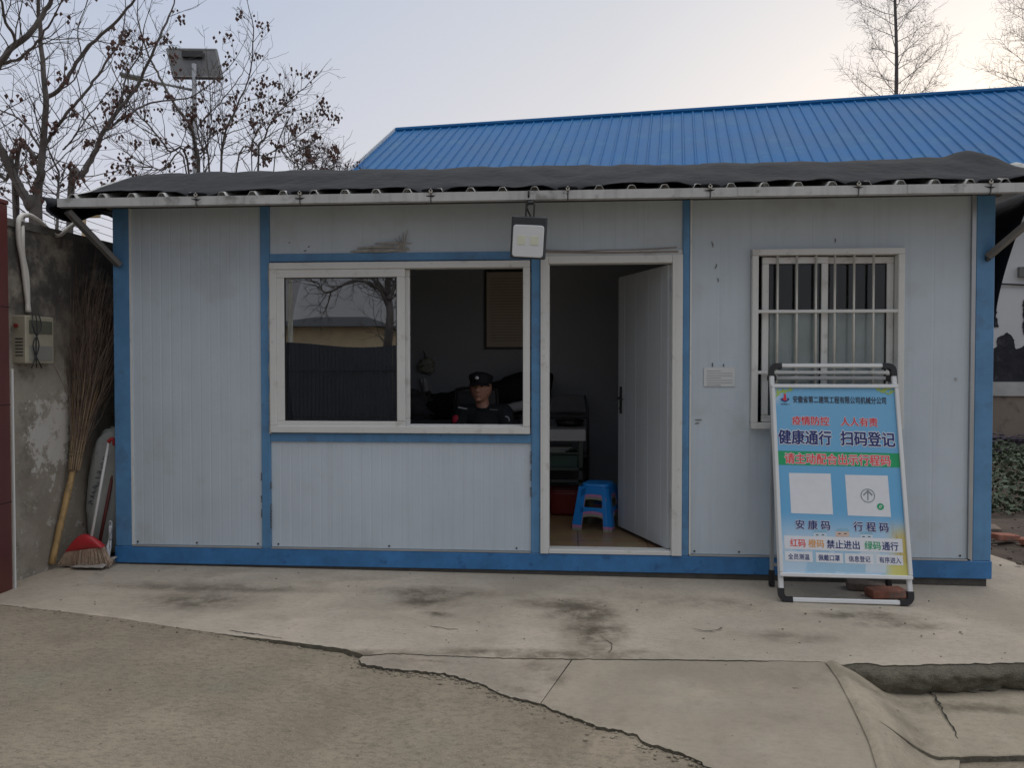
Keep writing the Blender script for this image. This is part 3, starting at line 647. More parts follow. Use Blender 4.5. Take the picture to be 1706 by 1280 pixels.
# black tarp over the roof
tarp = thing('tarp', (3.1, .4, 2.6), 'black plastic tarp stretched over the cabin roof and tied down through eyelets', 'tarp')
eyl = [F(px, py, ey).x for px, py in ((327, 323), (500, 320), (718, 318), (946, 315), (1183, 312), (1430, 308), (1650, 305))]
def tarp_pt(u, v):
    x = -.30 + u * 6.66
    w = max([math.exp(-((x - q) / .10) ** 2) for q in eyl]); w2 = max([math.exp(-((x - q) / .35) ** 2) for q in eyl])
    y0 = -.318 - .045 * w; y = y0 + (2.85 - y0) * v ** 1.7
    z = z_roof(y) + .054 + .010 * noise.noise((x * 1.6, y * 3, 3)) + .016 * noise.noise((x * 5, y * 4, 8)) + .006 * noise.noise((x * 15, y * 4, 2))
    ed = math.exp(-(y - y0) / .05)
    z += ed * (-.052 * w - .012 * w2 - .006) 
    z += .025 * smoothstep(.30, .45, y) * (1 - smoothstep(.6, .9, y)) + .05 * math.exp(-((x - 6.08) / .14) ** 2) * smoothstep(.0, .35, y) * (1 - smoothstep(.6, 1.2, y))
    le = smoothstep(.06, -.30, x); z -= .10 * le * smoothstep(.5, 0, y) ; z -= .16 * smoothstep(.05, -.28, x) * smoothstep(-.1, .35, y)
    z -= .10 * smoothstep(6.15, 6.36, x) * smoothstep(-.1, .3, y)
    return Vector((x, y, z))
tm_ = MB().grid(170, 34, tarp_pt); ts = tm_.build('sheet', M_TARP, tarp, True)
md = ts.modifiers.new('solid', 'SOLIDIFY'); md.thickness = .004; md.offset = 1
# hanging flap at the left end and along the right side
lfp = MB().grid(14, 12, lambda u, v: Vector((-.30 + .10 * v + .05 * u * v + .02 * math.sin(v * 7 + u * 3), -.345 + u * .9, 2.562 + .10 * u - v * (.145 - .06 * u + .03 * math.sin(u * 9)))))
fo_ = lfp.build('hanging_flap', M_TARP, tarp, True); md = fo_.modifiers.new('solid', 'SOLIDIFY'); md.thickness = .004
prof = [F(1760, 300, .05), F(1722, 330, .05), F(1706, 352, .05), F(1694, 385, .05), F(1682, 425, .05), F(1671, 470, .05), F(1664, 510, .05), F(1660, 545, .05)]
pc = catmull([(p.x, 0, p.z) for p in prof], 4)
rf_ = MB().grid(len(pc), 14, lambda u, v: pc[min(len(pc) - 1, int(round(u * (len(pc) - 1))))] + Vector((.012 * math.sin(v * 11 + u * 5), .05 + v * 2.3, 0)))
fo_ = rf_.build('hanging_flap', M_TARP, tarp, True); md = fo_.modifiers.new('solid', 'SOLIDIFY'); md.thickness = .004
for q in eyl:
    e_ = MB(); c = Vector((q, ey - .010, 2.552))
    e_.tube([c + Vector((.011 * math.cos(a_) * .85, 0, .0095 * math.sin(a_))) for a_ in [2 * math.pi * k / 14 for k in range(15)]], .0045, 6, cap=False)
    eo = e_.build('eyelet', M_STEEL, tarp, True)
    MB().tube([c + Vector((0, -.002, 0)), (q + .001, ey - .007, 2.53), (q, ey - .006, 2.484), (q, ey + .02, 2.480)], .003, 5).build('tie', M_BLACK, tarp, True)
    MB().ell((q, ey + .012, 2.560), (.07, .028, .015), 10, 6).build('gathered_edge', M_TARP, tarp, True)

# floodlight hung under the eaves
fl = thing('floodlight', F(879, 395, -.33), 'square grey LED floodlight hanging from the eaves beside the door', 'floodlight')
fc = F(880, 396, -.36)
Mf = Matrix.Translation(fc) @ Matrix.Rotation(R(3.5), 4, 'Y') @ Matrix.Rotation(R(8), 4, 'X') @ Matrix.Rotation(R(-6), 4, 'Z')
M_LAMPBODY = mat('lamp_housing', (.055, .06, .068), .5, .2)
h = MB(); h.M = Mf; h.box(-.115, .115, 0, .035, -.135, .135, .008)
for k in range(9): h.box(-.09 + k * .0225 - .003, -.09 + k * .0225 + .003, .036, .065, -.10, .10)
h.build('housing', M_LAMPBODY, fl)
M_LENS = mat('lens_white', (.78, .80, .82), .15, var=.03, spec=.7)
ln = MB(); ln.M = Mf
def rrect(cx, cz, hw, hh, r_, y, n=5):
    o = []
    for sx, sz, a0 in ((1, 1, 0), (-1, 1, 90), (-1, -1, 180), (1, -1, 270)):
        for k in range(n + 1): a_ = R(a0 + 90 * k / n); o.append((cx + sx * (hw - r_) + r_ * math.cos(a_), y, cz + sz * (hh - r_) + r_ * math.sin(a_)))
    return o
pf = rrect(0, -.022, .097, .098, .018, -.006); pb = rrect(0, -.022, .101, .102, .02, 0.0005)
i = ln.addv(pf); j = ln.addv(pb); n_ = len(pf); ln.face(range(i, i + n_))
for k in range(n_): ln.face((i + k, i + (k + 1) % n_, j + (k + 1) % n_, j + k))
ln.build('lens', M_LENS, fl)
lp = MB(); lp.M = Mf
for sx in (-1, 1): lp.box(sx * .042 - .026, sx * .042 + .026, -.0085, -.0062, -.045, .012, .001)
lp.build('led_board', mat('led_yellow', (.72, .74, .60), .4, var=.05), fl)
bk_ = MB(); bk_.M = Mf; bk_.box(-.03, -.022, .005, .03, .1355, .21).box(.022, .03, .005, .03, .1355, .21).box(-.03, .03, .005, .03, .2105, .216)
bk_.M = None; tz = (Mf @ Vector((0, .018, .215)))
bk_.bar(tz, (tz.x + .003, ey + .02, 2.487), .035, .02).build('bracket', M_DARKMETAL, fl)
MB().tube(catmull([Mf @ Vector((.01, .05, .12)), Mf @ Vector((-.03, .06, .19)), (tz.x - .02, ey + .045, 2.47), (tz.x - .012, ey - .006, 2.51), (tz.x - .012, ey - .006, 2.545)], 5), .006, 6).build('lead', M_BLACK, fl, True)

for px_a, py_a, dx_a, dz_a in ((1186, 402, .01, -.04), (1192, 448, .008, .035), (1197, 470, -.006, .03), (1158, 700, .05, 0), (1158, 706, .03, .004), (505, 418, .02, .006), (512, 412, .012, .012), (480, 404, .01, .0), (1392, 404, .0, .03)):
    p = F(px_a, py_a, .0); P_(MB().tube([(p.x, .0115, p.z), (p.x + dx_a * .5 + .004, .009, p.z + dz_a * .6), (p.x + dx_a, .0115, p.z + dz_a)], [.003, .0045, .002], 5), 'scuff_mark', mat('scuff', (.20, .195, .19), .8))
# paper notice on the panel right of the door
pn = MB(); p0, p1 = F(1173, 612), F(1225, 644)
pn.box(p0.x, p1.x, .005, .0085, p1.z, p0.z)
PN = tag(pn.build('paper_notice', mat('paper_white', (.62, .64, .64), .7, var=.04)), 'white paper notice in a plastic sleeve taped to the panel right of the door', 'notice')
tl = MB()
for k in range(7): z = p0.z - .025 - k * .016; tl.box(p0.x + .02, p0.x + .02 + (p1.x - p0.x - .04) * (1 if k % 3 else .55), .0035, .0045, z - .002, z + .001)
tl.build('print_lines', mat('ink_grey', (.34, .35, .36), .8), PN)
for xo, h_ in ((.055, .03), (.13, .022)): MB().box(p0.x + xo, p0.x + xo + .005, .006, .0095, p0.z + .004, p0.z + h_).build('fixing', M_DARKMETAL, PN)

# ------------------------------------------------------------------ the A-frame notice board
PL, PR = G(1303, 1003, z_ap), G(1518, 1011, z_ap)
ox = (PL + PR) / 2; ux = (PR - PL); ux.z = 0; ux.normalize(); lean = R(12.6)
back = Vector((-ux.y, ux.x, 0)); uv_ = (Vector((0, 0, 1)) * math.cos(lean) + back * math.sin(lean)).normalized(); un = ux.cross(uv_)     # un points at the viewer
SG = thing('notice_board', ox, 'white metal A-frame board with a blue Chinese health-check poster before the barred window', 'notice board')
Ms = Matrix(((ux.x, uv_.x, un.x, ox.x), (ux.y, uv_.y, un.y, ox.y), (ux.z, uv_.z, un.z, ox.z), (0, 0, 0, 1)))
def S(px, py):
    r = ray(px, py); t = (ox - CAM).dot(un) / r.dot(un); q = CAM + r * t - ox; return Vector((q.dot(ux), q.dot(uv_)))
M_WHITE = mat('white_coated_metal', (.74, .75, .75), .35, .1, var=.04)
bl, br, tl_, tr2 = S(1303, 1000), S(1519, 1008), S(1283, 608), S(1484, 608)
hw = (br.x - bl.x) / 2; cx = (br.x + bl.x) / 2; vt = tl_.y; x0, x1 = cx - hw, cx + hw; tb = .015
f1 = MB(); f1.M = Ms
f1.box(x0 - tb, x0 + tb, .06, vt - .06, -.028, -.002, .005).box(x1 - tb, x1 + tb, .06, vt - .06, -.028, -.002, .005)
f1.box(x0 + .06, x1 - .06, .002, .030, -.028, -.002, .005).box(x0 + .06, x1 - .06, vt - .016, vt + .010, -.028, -.002, .005)
f1.build('front_frame', M_WHITE, SG)
for cx_, sy, yy in ((x0, 1, 0.0), (x1, 1, 0.0), (x0, -1, vt + .012), (x1, -1, vt + .012)):
    sx = 1 if cx_ == x0 else -1; m_ = MB(); m_.M = Ms; n_ = 7; o_, i_ = [], []
    ro, ri = .055, .022; oc = (cx_ - sx * .019 + sx * ro, yy + sy * ro)
    for k in range(n_ + 1):
        a_ = R(90) * k / n_; d_ = (-sx * math.cos(a_), -sy * math.sin(a_)); o_.append((oc[0] + ro * d_[0], oc[1] + ro * d_[1])); i_.append((oc[0] + ri * d_[0] * .9, oc[1] + ri * d_[1] * .9))
    o_ = [(o_[0][0], o_[0][1] + sy * .03)] + o_ + [(o_[-1][0] + sx * .03, o_[-1][1])]; i_ = [(i_[0][0], o_[0][1])] + i_ + [(o_[-1][0], i_[-1][1])]
    A_ = [m_.addv([(p[0], p[1], .001) for p in o_]), m_.addv([(p[0], p[1], .001) for p in i_]), m_.addv([(p[0], p[1], -.033) for p in o_]), m_.addv([(p[0], p[1], -.033) for p in i_])]
    L_ = len(o_)
    for k in range(L_ - 1):
        for p_, q_ in ((0, 1), (2, 3), (0, 2), (1, 3)): m_.face((A_[p_] + k, A_[p_] + k + 1, A_[q_] + k + 1, A_[q_] + k))
    m_.face((A_[0], A_[1], A_[3], A_[2])); m_.face((A_[0] + L_ - 1, A_[1] + L_ - 1, A_[3] + L_ - 1, A_[2] + L_ - 1))
    m_.build('corner_piece', M_BLACK, SG)
# rear support frame: hinged near the top, feet by the wall
hinge_v = vt - .10
hp = [Ms @ Vector((x, hinge_v, -.045)) for x in (x0 + .012, x1 - .012)]
ft = [G(1276, 965, z_ap), None]; ft[0] = Vector((hp[0].x, -.14, z_ap(hp[0].x, 0) + .01)); ft[1] = Vector((hp[1].x, -.16, z_ap(hp[1].x, 0) + .01))
rr_ = MB()
for a_, b_ in zip(hp, ft): rr_.bar(a_, b_.lerp(a_, .04), .024, .024, up=(0, -1, 0), b=.004)
rr_.bar(hp[0] + Vector((.02, 0, .02)), hp[1] + Vector((-.02, 0, .02)), .022, .024, b=.004)
rr_.bar(ft[0].lerp(hp[0], .10), ft[1].lerp(hp[1], .10), .018, .02, b=.003)
rr_.build('rear_frame', mat('frame_grey', (.36, .37, .38), .4, .2), SG)
for a_, b_ in zip(hp, ft): MB().bar(b_ - Vector((0, 0, .008)), b_.lerp(a_, .075), .036, .036, up=(0, -1, 0), b=.006).build('rubber_foot', M_BLACK, SG)
for a_ in hp: MB().box(a_.x - .03, a_.x + .02, a_.y - .02, a_.y + .03, a_.z - .0, a_.z + .04, .006).build('hinge_block', M_BLACK, SG)
# snap frame
pv0, pv1 = (S(1290, 962).y + S(1527, 965).y) / 2, (S(1277, 641).y + S(1499, 641).y) / 2
sf = MB(); sf.M = Ms; e_ = .024
X0, X1 = x0 - .012, x1 + .014
sf.box(X0, X1, pv1 - e_, pv1, .002, .020, .004).box(X0, X1, pv0, pv0 + e_, .002, .020, .004).box(X0, X0 + e_, pv0 + e_ + .0005, pv1 - e_ - .0005, .002, .020, .004).box(X1 - e_, X1, pv0 + e_ + .0005, pv1 - e_ - .0005, .002, .020, .004)
sf.build('snap_frame', M_WHITE, SG)
PX0, PX1, PV0, PV1 = X0 + e_ - .003, X1 - e_ + .003, pv0 + e_ - .003, pv1 - e_ + .003
# poster sheet: printed sky blue, pale at the foot, leaf green in the top corners, wheat gold at lower right
pm = bpy.data.materials.new('poster_print'); pm.use_nodes = True; t = pm.node_tree; b = t.nodes['Principled BSDF']
uvn = _n(t, 'ShaderNodeUVMap'); uvn.uv_map = 'UVMap'; sx_ = _n(t, 'ShaderNodeSeparateXYZ'); t.links.new(uvn.outputs[0], sx_.inputs[0])
def pr(o, a_, b_, c_, d_):
    q = _n(t, 'ShaderNodeMapRange', interpolation_type='SMOOTHSTEP'); t.links.new(o, q.inputs[0])
    for k, v in enumerate((a_, b_, c_, d_)): q.inputs[k + 1].default_value = v
    return q.outputs[0]
def pmix(fac, a_, c_, mode='MIX'):
    q = _n(t, 'ShaderNodeMix', data_type='RGBA', blend_type=mode); t.links.new(fac, q.inputs[0])
    if isinstance(a_, tuple): q.inputs[6].default_value = (*a_, 1)
    else: t.links.new(a_, q.inputs[6])
    q.inputs[7].default_value = (*c_, 1); return q.outputs[2]
def pmul(a_, c_):
    q = _n(t, 'ShaderNodeMath', operation='MULTIPLY'); t.links.new(a_, q.inputs[0]); t.links.new(c_, q.inputs[1]); return q.outputs[0]
def pnoise(s, st=(1, 1, 1)):
    mp = _n(t, 'ShaderNodeMapping'); mp.inputs['Scale'].default_value = st; t.links.new(uvn.outputs[0], mp.inputs[0])
    q = _n(t, 'ShaderNodeTexNoise'); q.inputs['Scale'].default_value = s; q.inputs['Detail'].default_value = 6; t.links.new(mp.outputs[0], q.inputs['Vector']); return q.outputs[0]
U_, V_ = sx_.outputs[0], sx_.outputs[1]
cur = pmix(pr(V_, .30, .95, 0, 1), (.145, .42, .70), (.185, .46, .72))
cur = pmix(pr(V_, .34, .14, 0, .75), cur, (.62, .74, .84))
cur = pmix(pmul(pr(pnoise(7), .5, .62, 0, .8), pr(V_, .36, .1, 0, 1)), cur, (.30, .58, .82))
cur = pmix(pmul(pr(pnoise(5), .46, .62, 0, .9), pmul(pr(V_, .84, 1, 0, 1), pr(U_, .38, .05, 0, 1))), cur, (.62, .70, .78))
cur = pmix(pmul(pr(U_, .82, .97, 0, 1), pr(V_, .30, .18, 0, .95)), cur, (.62, .50, .13))
cur = pmix(pmul(pmul(pr(U_, .84, .97, 0, 1), pr(V_, .32, .2, 0, 1)), pr(pnoise(22, (1, .3, 1)), .5, .62, 0, .8)), cur, (.42, .25, .07))
cur = pmix(pmul(pr(U_, .76, .9, 0, 1), pr(V_, .075, .055, 0, .9)), cur, (.66, .62, .18))
t.links.new(cur, b.inputs['Base Color']); b.inputs['Roughness'].default_value = .38
ps = MB(); ps.M = Ms; ps.box(PX0, PX1, PV0, PV1, -.0005, .004); PO = ps.build('poster', pm, SG)
uvl = PO.data.uv_layers.new(name='UVMap'); Mi = Ms.inverted()
for lp_ in PO.data.loops:
    q = Mi @ (PO.data.vertices[lp_.vertex_index].co + ORG[PO]); uvl.data[lp_.index].uv = ((q.x - PX0) / (PX1 - PX0), (q.y - PV0) / (PV1 - PV0))
def flat_mat(name, c): return mat('print_' + name, c, .45, var=.03, vs=20)
I_NAVY = flat_mat('navy', (.020, .035, .17)); I_RED = flat_mat('red', (.66, .035, .06)); I_WHITE = flat_mat('white', (.74, .76, .80)); I_GREEN = flat_mat('green', (.018, .36, .14))
I_ORANGE = flat_mat('orange', (.75, .36, .10)); I_DARK = flat_mat('dark', (.045, .05, .075)); I_GREY = flat_mat('grey', (.25, .29, .30)); I_RED2 = flat_mat('band_red', (.80, .09, .09))
dg = None
def lettering(body, tlp, trp, blp, m, z=.0062, halo=None, bold=.0, hb=.05):
    """one line of lettering fitted to the photo's box on the poster; weight and pale edge come from shifted copies of the strokes"""
    a_, b_, c_ = S(*tlp), S(*trp), S(*blp)
    cu = bpy.data.curves.new('t', 'FONT'); cu.body = body; cu.size = 1; cu.resolution_u = 3; cu.fill_mode = 'FRONT'
    to = bpy.data.objects.new('t', cu); COL.objects.link(to); dg = bpy.context.evaluated_depsgraph_get(); dg.update()
    me0 = bpy.data.meshes.new_from_object(to.evaluated_get(dg)); bpy.data.objects.remove(to); bpy.data.curves.remove(cu)
    V = [v.co.copy() for v in me0.vertices]; Fc = [tuple(p.vertices) for p in me0.polygons]; bpy.data.meshes.remove(me0)
    bb = (min(v.x for v in V), max(v.x for v in V), min(v.y for v in V), max(v.y for v in V))
    def make(nm, mm, offs, zz):
        q = MB()
        for k, (dx, dy) in enumerate(offs):
            pts = []
            for v in V:
                s_ = (v.x + dx - bb[0]) / (bb[1] - bb[0]); t_ = (bb[3] - v.y - dy) / (bb[3] - bb[2]); p = a_ + (b_ - a_) * s_ + (c_ - a_) * t_
                pts.append(Ms @ Vector((p.x, p.y, zz + k * 2e-5)))
            i = q.addv(pts)
            for f in Fc: q.face([i + w for w in f])
        return q.build(nm, mm, PO, recalc=False)
    if halo: make('lettering_edge', halo, [(hb * math.cos(k * math.pi / 4), hb * math.sin(k * math.pi / 4)) for k in range(8)], z - .0008)
    return make('lettering', m, [(0, 0)] + ([(bold, 0), (-bold, 0), (0, bold * .7), (0, -bold * .7)] if bold else []), z)
def patch(name, px4, m, z=.0048, zt=.0):
    q = MB(); q.M = Ms; pts = [S(*p) for p in px4]; q.poly([(p.x, p.y, z) for p in pts]); return q.build(name, m, PO, recalc=False)
def disc(name, c, r_, m, z, n=24, ring=0):
    q = MB(); q.M = Ms; p = S(*c)
    k_ = abs(S(c[0] + r_, c[1]).x - p.x)
    if ring:
        a_ = q.addv([(p.x + k_ * math.cos(2 * math.pi * k / n), p.y + k_ * math.sin(2 * math.pi * k / n), z) for k in range(n)]); k2 = k_ * (1 - ring)
        b_ = q.addv([(p.x + k2 * math.cos(2 * math.pi * k / n), p.y + k2 * math.sin(2 * math.pi * k / n), z) for k in range(n)])
        for k in range(n): q.face((a_ + k, a_ + (k + 1) % n, b_ + (k + 1) % n, b_ + k))
    else: q.poly([(p.x + k_ * math.cos(2 * math.pi * k / n), p.y + k_ * math.sin(2 * math.pi * k / n), z) for k in range(n)])
    return q.build(name, m, PO, recalc=False)
lettering('安徽省第二建筑工程有限公司机械分公司', (1320.7, 660), (1475.3, 662.2), (1321, 671.5), I_DARK, bold=.022)
lettering('疫情防控', (1319, 693.5), (1380.6, 695), (1319.6, 708), I_RED, halo=I_WHITE, bold=.024, hb=.06)
lettering('人人有责', (1400, 695.5), (1461, 697), (1400.8, 710), I_RED, halo=I_WHITE, bold=.024, hb=.06)
lettering('健康通行', (1296.4, 716), (1384, 718.5), (1297, 739.5), I_NAVY, halo=I_WHITE, bold=.034, hb=.075)
lettering('扫码登记', (1399.5, 718.5), (1489.5, 721.5), (1400.5, 742), I_NAVY, halo=I_WHITE, bold=.034, hb=.075)
patch('green_band', [(1289.5, 751.3), (1501.5, 756), (1503.3, 779.6), (1291, 774.6)], I_GREEN)
lettering('请主动配合出示行程码', (1306.8, 755), (1482, 759.3), (1307.6, 772.6), I_RED2, halo=I_WHITE, bold=.026, hb=.065)
patch('white_card', [(1314, 788.4), (1383.4, 789.6), (1387.6, 857.8), (1317.8, 855.5)], I_WHITE)
patch('white_card', [(1407.2, 791.4), (1478.5, 793), (1484, 862), (1412, 859.4)], I_WHITE)
disc('arrow_ring', (1445.3, 826.3), 12, I_GREY, .006, ring=.12)
patch('arrow_mark', [(1444.2, 819), (1446.2, 819), (1446.6, 834), (1444.6, 834)], I_GREY, .0061)
patch('arrow_mark', [(1445.2, 816.5), (1446.0, 819), (1438.5, 826.5), (1437.3, 824.6)], I_GREY, .0063)
patch('arrow_mark', [(1445.2, 816.5), (1453.4, 824.8), (1452.0, 826.8), (1444.6, 819)], I_GREY, .0065)
disc('green_badge', (1466.3, 844.7), 5.8, I_GREEN, .006); patch('green_badge_mark', [(1463.4, 846.6), (1465.6, 842.2), (1469.2, 842.8), (1467.2, 847.2)], I_WHITE, .0063); patch('green_badge_mark', [(1464.9, 845.7), (1466.2, 843.2), (1467.9, 843.6), (1466.6, 846.1)], I_GREEN, .0066)
# emblem: red upright stroke over a blue swoosh
patch('emblem', [(1305.2, 657.5), (1309.0, 656.3), (1310.0, 667.6), (1306.6, 668.4)], I_RED, .0062)
patch('emblem', [(1303.3, 664.8), (1305.6, 662.5), (1306.8, 668.4), (1304.6, 668.8)], I_RED, .0064)
patch('emblem', [(1299.8, 665.6), (1304.5, 663.2), (1303.2, 666.2), (1309.5, 669.2), (1308.5, 670.4), (1302.2, 668.2)], I_NAVY, .0066)
patch('emblem', [(1310.6, 663.4), (1314.6, 664.6), (1314.2, 666.8), (1308.6, 670.2), (1307.4, 669.4), (1311.8, 666)], I_NAVY, .0066)
lettering('安徽建工', (1300.4, 672), (1315.6, 672.4), (1300.6, 675), I_DARK)
lettering('安 康 码', (1325, 866.2), (1382, 868.2), (1325.6, 881.5), I_NAVY, halo=I_WHITE, bold=.026, hb=.06)
lettering('行 程 码', (1421, 869.4), (1479, 871.4), (1422, 885), I_NAVY, halo=I_WHITE, bold=.026, hb=.06)
patch('white_strip', [(1305.5, 892.5), (1502.5, 898.4), (1504, 921.6), (1307, 915)], I_WHITE, .0052)
lettering('红码', (1315.7, 898), (1341, 899), (1316.4, 911), I_RED2, bold=.02)
lettering('橙码', (1346, 899), (1372, 900), (1346.6, 912), I_ORANGE, bold=.02)
lettering('禁止进出', (1376.7, 900), (1431, 901.8), (1377.4, 914), I_NAVY, bold=.02)
lettering('绿码', (1439.7, 902), (1466.3, 903), (1440.3, 916), I_GREEN, bold=.02)
lettering('通行', (1468.6, 903), (1495.4, 904), (1469.4, 917.2), I_NAVY, bold=.02)
for tx, bx_, tb_ in (('全员测温', ((1307, 918.6), (1353, 920.2), (1354, 937), (1308, 935)), ((1312.5, 922.6), (1348, 923.8), (1313, 932.4))),
                     ('佩戴口罩', ((1358.5, 920.6), (1403.5, 922.4), (1404.6, 939), (1359.4, 937)), ((1362.8, 924.4), (1398.4, 925.6), (1363.3, 934.4))),
                     ('信息登记', ((1406.8, 922.4), (1454, 924), (1455, 940.8), (1407.8, 939)), ((1413.4, 926.4), (1449, 927.6), (1414, 936.2))),
                     ('有序进入', ((1458.8, 924.4), (1503.4, 926), (1504.6, 942.6), (1459.8, 941)), ((1464, 928.2), (1500, 929.6), (1464.6, 938.2)))):
    patch('white_label', bx_, I_WHITE, .0052); lettering(tx, *tb_, I_NAVY, bold=.014)
# printed medics behind the lettering, leaves in the corners
I_SCRUB = flat_mat('scrub_blue', (.36, .56, .72)); I_SCRUB2 = flat_mat('scrub_pale', (.60, .70, .78)); I_SKINP = flat_mat('skin', (.66, .50, .42)); I_CAP = flat_mat('cap_blue', (.26, .48, .64))
for cx_, y_, w_, cm in ((1366, 886, 12, I_CAP), (1403, 884, 12.5, I_CAP), (1443, 889, 11.5, I_CAP)):
    patch('printed_cap', [(cx_ - w_, y_ + 2), (cx_ - w_ * .7, y_ - 3), (cx_ + w_ * .7, y_ - 3), (cx_ + w_, y_ + 2.4)], cm, .0044)
    patch('printed_face', [(cx_ - w_ * .9, y_ + 2), (cx_ + w_ * .9, y_ + 2.4), (cx_ + w_ * .9, y_ + 11), (cx_ - w_ * .9, y_ + 11)], I_SKINP if cx_ == 1403 else I_SCRUB2, .0043)
    for s_ in (-.4, .4): patch('printed_eye', [(cx_ + s_ * w_ - 2.2, y_ + 5), (cx_ + s_ * w_ + 2.2, y_ + 5), (cx_ + s_ * w_ + 2, y_ + 6.6), (cx_ + s_ * w_ - 2, y_ + 6.6)], I_DARK, .0046)
for cx_, w_, c_, zz in ((1368, 24, I_SCRUB, .0043), (1450, 26, I_SCRUB2, .0044), (1410, 32, I_SCRUB, .0045)):
    patch('printed_gown', [(cx_ - w_ * .55, 917), (cx_ + w_ * .55, 918.5), (cx_ + w_, 938), (cx_ + w_ * .98, 955), (cx_ - w_, 952), (cx_ - w_ * .95, 936)], c_, zz)
lm = MB(); lm.M = Ms; lr = random.Random(5)
for k in range(90):
    if k < 45: a_, b_ = lr.uniform(1283, 1318), 646; 
    else: a_, b_ = lr.uniform(1462, 1495), 648
    b_ += lr.random() ** 2 * (20 if k < 45 else 16) * (1 - abs(a_ - (1283 if k < 45 else 1495)) / 45)
    p = S(a_, b_); an = lr.uniform(0, 6.3); l_ = lr.uniform(.010, .022)
    d_ = Vector((math.cos(an), math.sin(an))) * l_; n2 = Vector((-d_.y, d_.x)) * .35
    z_ = .0046 + k * 2e-5
    ok_ = [p + d_, p + n2, p - d_, p - n2]
    if all(PX0 < w.x < PX1 and PV0 < w.y < PV1 for w in ok_): lm.poly([(w.x, w.y, z_) for w in ok_])
lm.build('printed_leaves', flat_mat('leaf', (.36, .52, .12)), PO, recalc=False)
cv = None

# bricks weighing the board down
M_BRICK = mat('red_brick', (.33, .13, .085), .9, var=.3, vs=14, bump=.6, bs=60, grime=((.17, .15, .13), 9, .5, .8))
def brick(p, rz, label, tilt=0, name='brick', group=None, m=None):
    q = MB(); q.M = Matrix.Translation(p) @ Matrix.Rotation(rz, 4, 'Z') @ Matrix.Rotation(tilt, 4, 'Y'); r_ = random.Random(p.x)
    q.box(-.115, .115, -.055, .055, 0, .052, .006); o = q.build(name, m or M_BRICK); return tag(o, label, 'brick', group)
M_BRICKG = mat('dusty_brick', (.20, .155, .125), .95, var=.3, vs=12, bump=.6, grime=((.35, .14, .09), 8, .55, .9))
b1 = G(1478, 1000, z_ap)
brick(Vector((b1.x + .02, b1.y + .07, z_ap(b1.x, 0) + .001)), R(9), 'dusty red brick lying flat behind the lower bar of the notice board', m=M_BRICK)
brick(Vector((b1.x - .05, b1.y + .22, z_ap(b1.x, 0) + .001)), R(-14), 'grey-brown brick lying further under the notice board than the red one', m=M_BRICKG)

# ------------------------------------------------------------------ left wall, gate pillar, meter box, conduits
def wx(y): return -.352 + .075 * y
M_WALL = None
wm = bpy.data.materials.new('old_render'); wm.use_nodes = True; t = wm.node_tree; b = t.nodes['Principled BSDF']; ge_ = _n(t, 'ShaderNodeNewGeometry'); PP = ge_.outputs['Position']
def wn(s, d=8, r_=.65):
    q = _n(t, 'ShaderNodeTexNoise'); q.inputs['Scale'].default_value = s; q.inputs['Detail'].default_value = d; q.inputs['Roughness'].default_value = r_; t.links.new(PP, q.inputs['Vector']); return q.outputs[0]
cur = pmix(pr(wn(1.6), .35, .65, 0, 1), (.25, .215, .17), (.37, .33, .27))
cur = pmix(pr(wn(7), .5, .7, 0, .7), cur, (.13, .115, .095))
sz = _n(t, 'ShaderNodeSeparateXYZ'); t.links.new(PP, sz.inputs[0])
cur = pmix(pmul(pr(wn(2.3), .36, .56, 0, .95), pr(sz.outputs[2], 1.25, 1.95, 0, 1)), cur, (.055, .05, .045))      # dark patches, stronger towards the top of the wall
# lime bloom: flaking white patches at mid height
vd = _n(t, 'ShaderNodeVectorMath', operation='SUBTRACT'); t.links.new(PP, vd.inputs[0]); vd.inputs[1].default_value = (-.34, -.15, .95)
vs_ = _n(t, 'ShaderNodeVectorMath', operation='MULTIPLY'); t.links.new(vd.outputs[0], vs_.inputs[0]); vs_.inputs[1].default_value = (0, 1 / .55, 1 / .62)
vl = _n(t, 'ShaderNodeVectorMath', operation='LENGTH'); t.links.new(vs_.outputs[0], vl.inputs[0])
ad = _n(t, 'ShaderNodeMath', operation='ADD'); t.links.new(pr(vl.outputs['Value'], 1.0, .1, -.18, .12), ad.inputs[0]); t.links.new(wn(8, 12, .78), ad.inputs[1])
cur = pmix(pr(ad.outputs[0], .53, .58, 0, .9), cur, (.56, .53, .48))
cur = pmix(pmul(pr(wn(14, 10, .75), .56, .60, 0, .8), pr(sz.outputs[2], 1.0, .2, 0, 1)), cur, (.46, .43, .38))
cur = pmix(pr(wn(17, 3), .70, .74, 0, .85), cur, (.05, .045, .04))
t.links.new(cur, b.inputs['Base Color']); b.inputs['Roughness'].default_value = .95
bp = _n(t, 'ShaderNodeBump'); bp.inputs['Strength'].default_value = .6; bp.inputs['Distance'].default_value = .02; t.links.new(wn(20, 8, .7), bp.inputs['Height']); t.links.new(bp.outputs[0], b.inputs['Normal'])
def side_pt(u, v):
    y = -.62 + u * 5.0; return Vector((wx(y) + .006 * noise.noise((y * 3, v * 6, 0)), y, -.06 + v * 2.42))
wl_ = MB().grid(60, 30, side_pt)
wl_.poly([(wx(-.62), -.62, -.06), (wx(-.62) - .24, -.62, -.06), (wx(-.62) - .24, -.62, 2.36), (wx(-.62), -.62, 2.36)])
wl_.poly([(wx(-.62) - .24, -.62, -.06), (wx(4.38) - .24, 4.38, -.06), (wx(4.38) - .24, 4.38, 2.36), (wx(-.62) - .24, -.62, 2.36)])
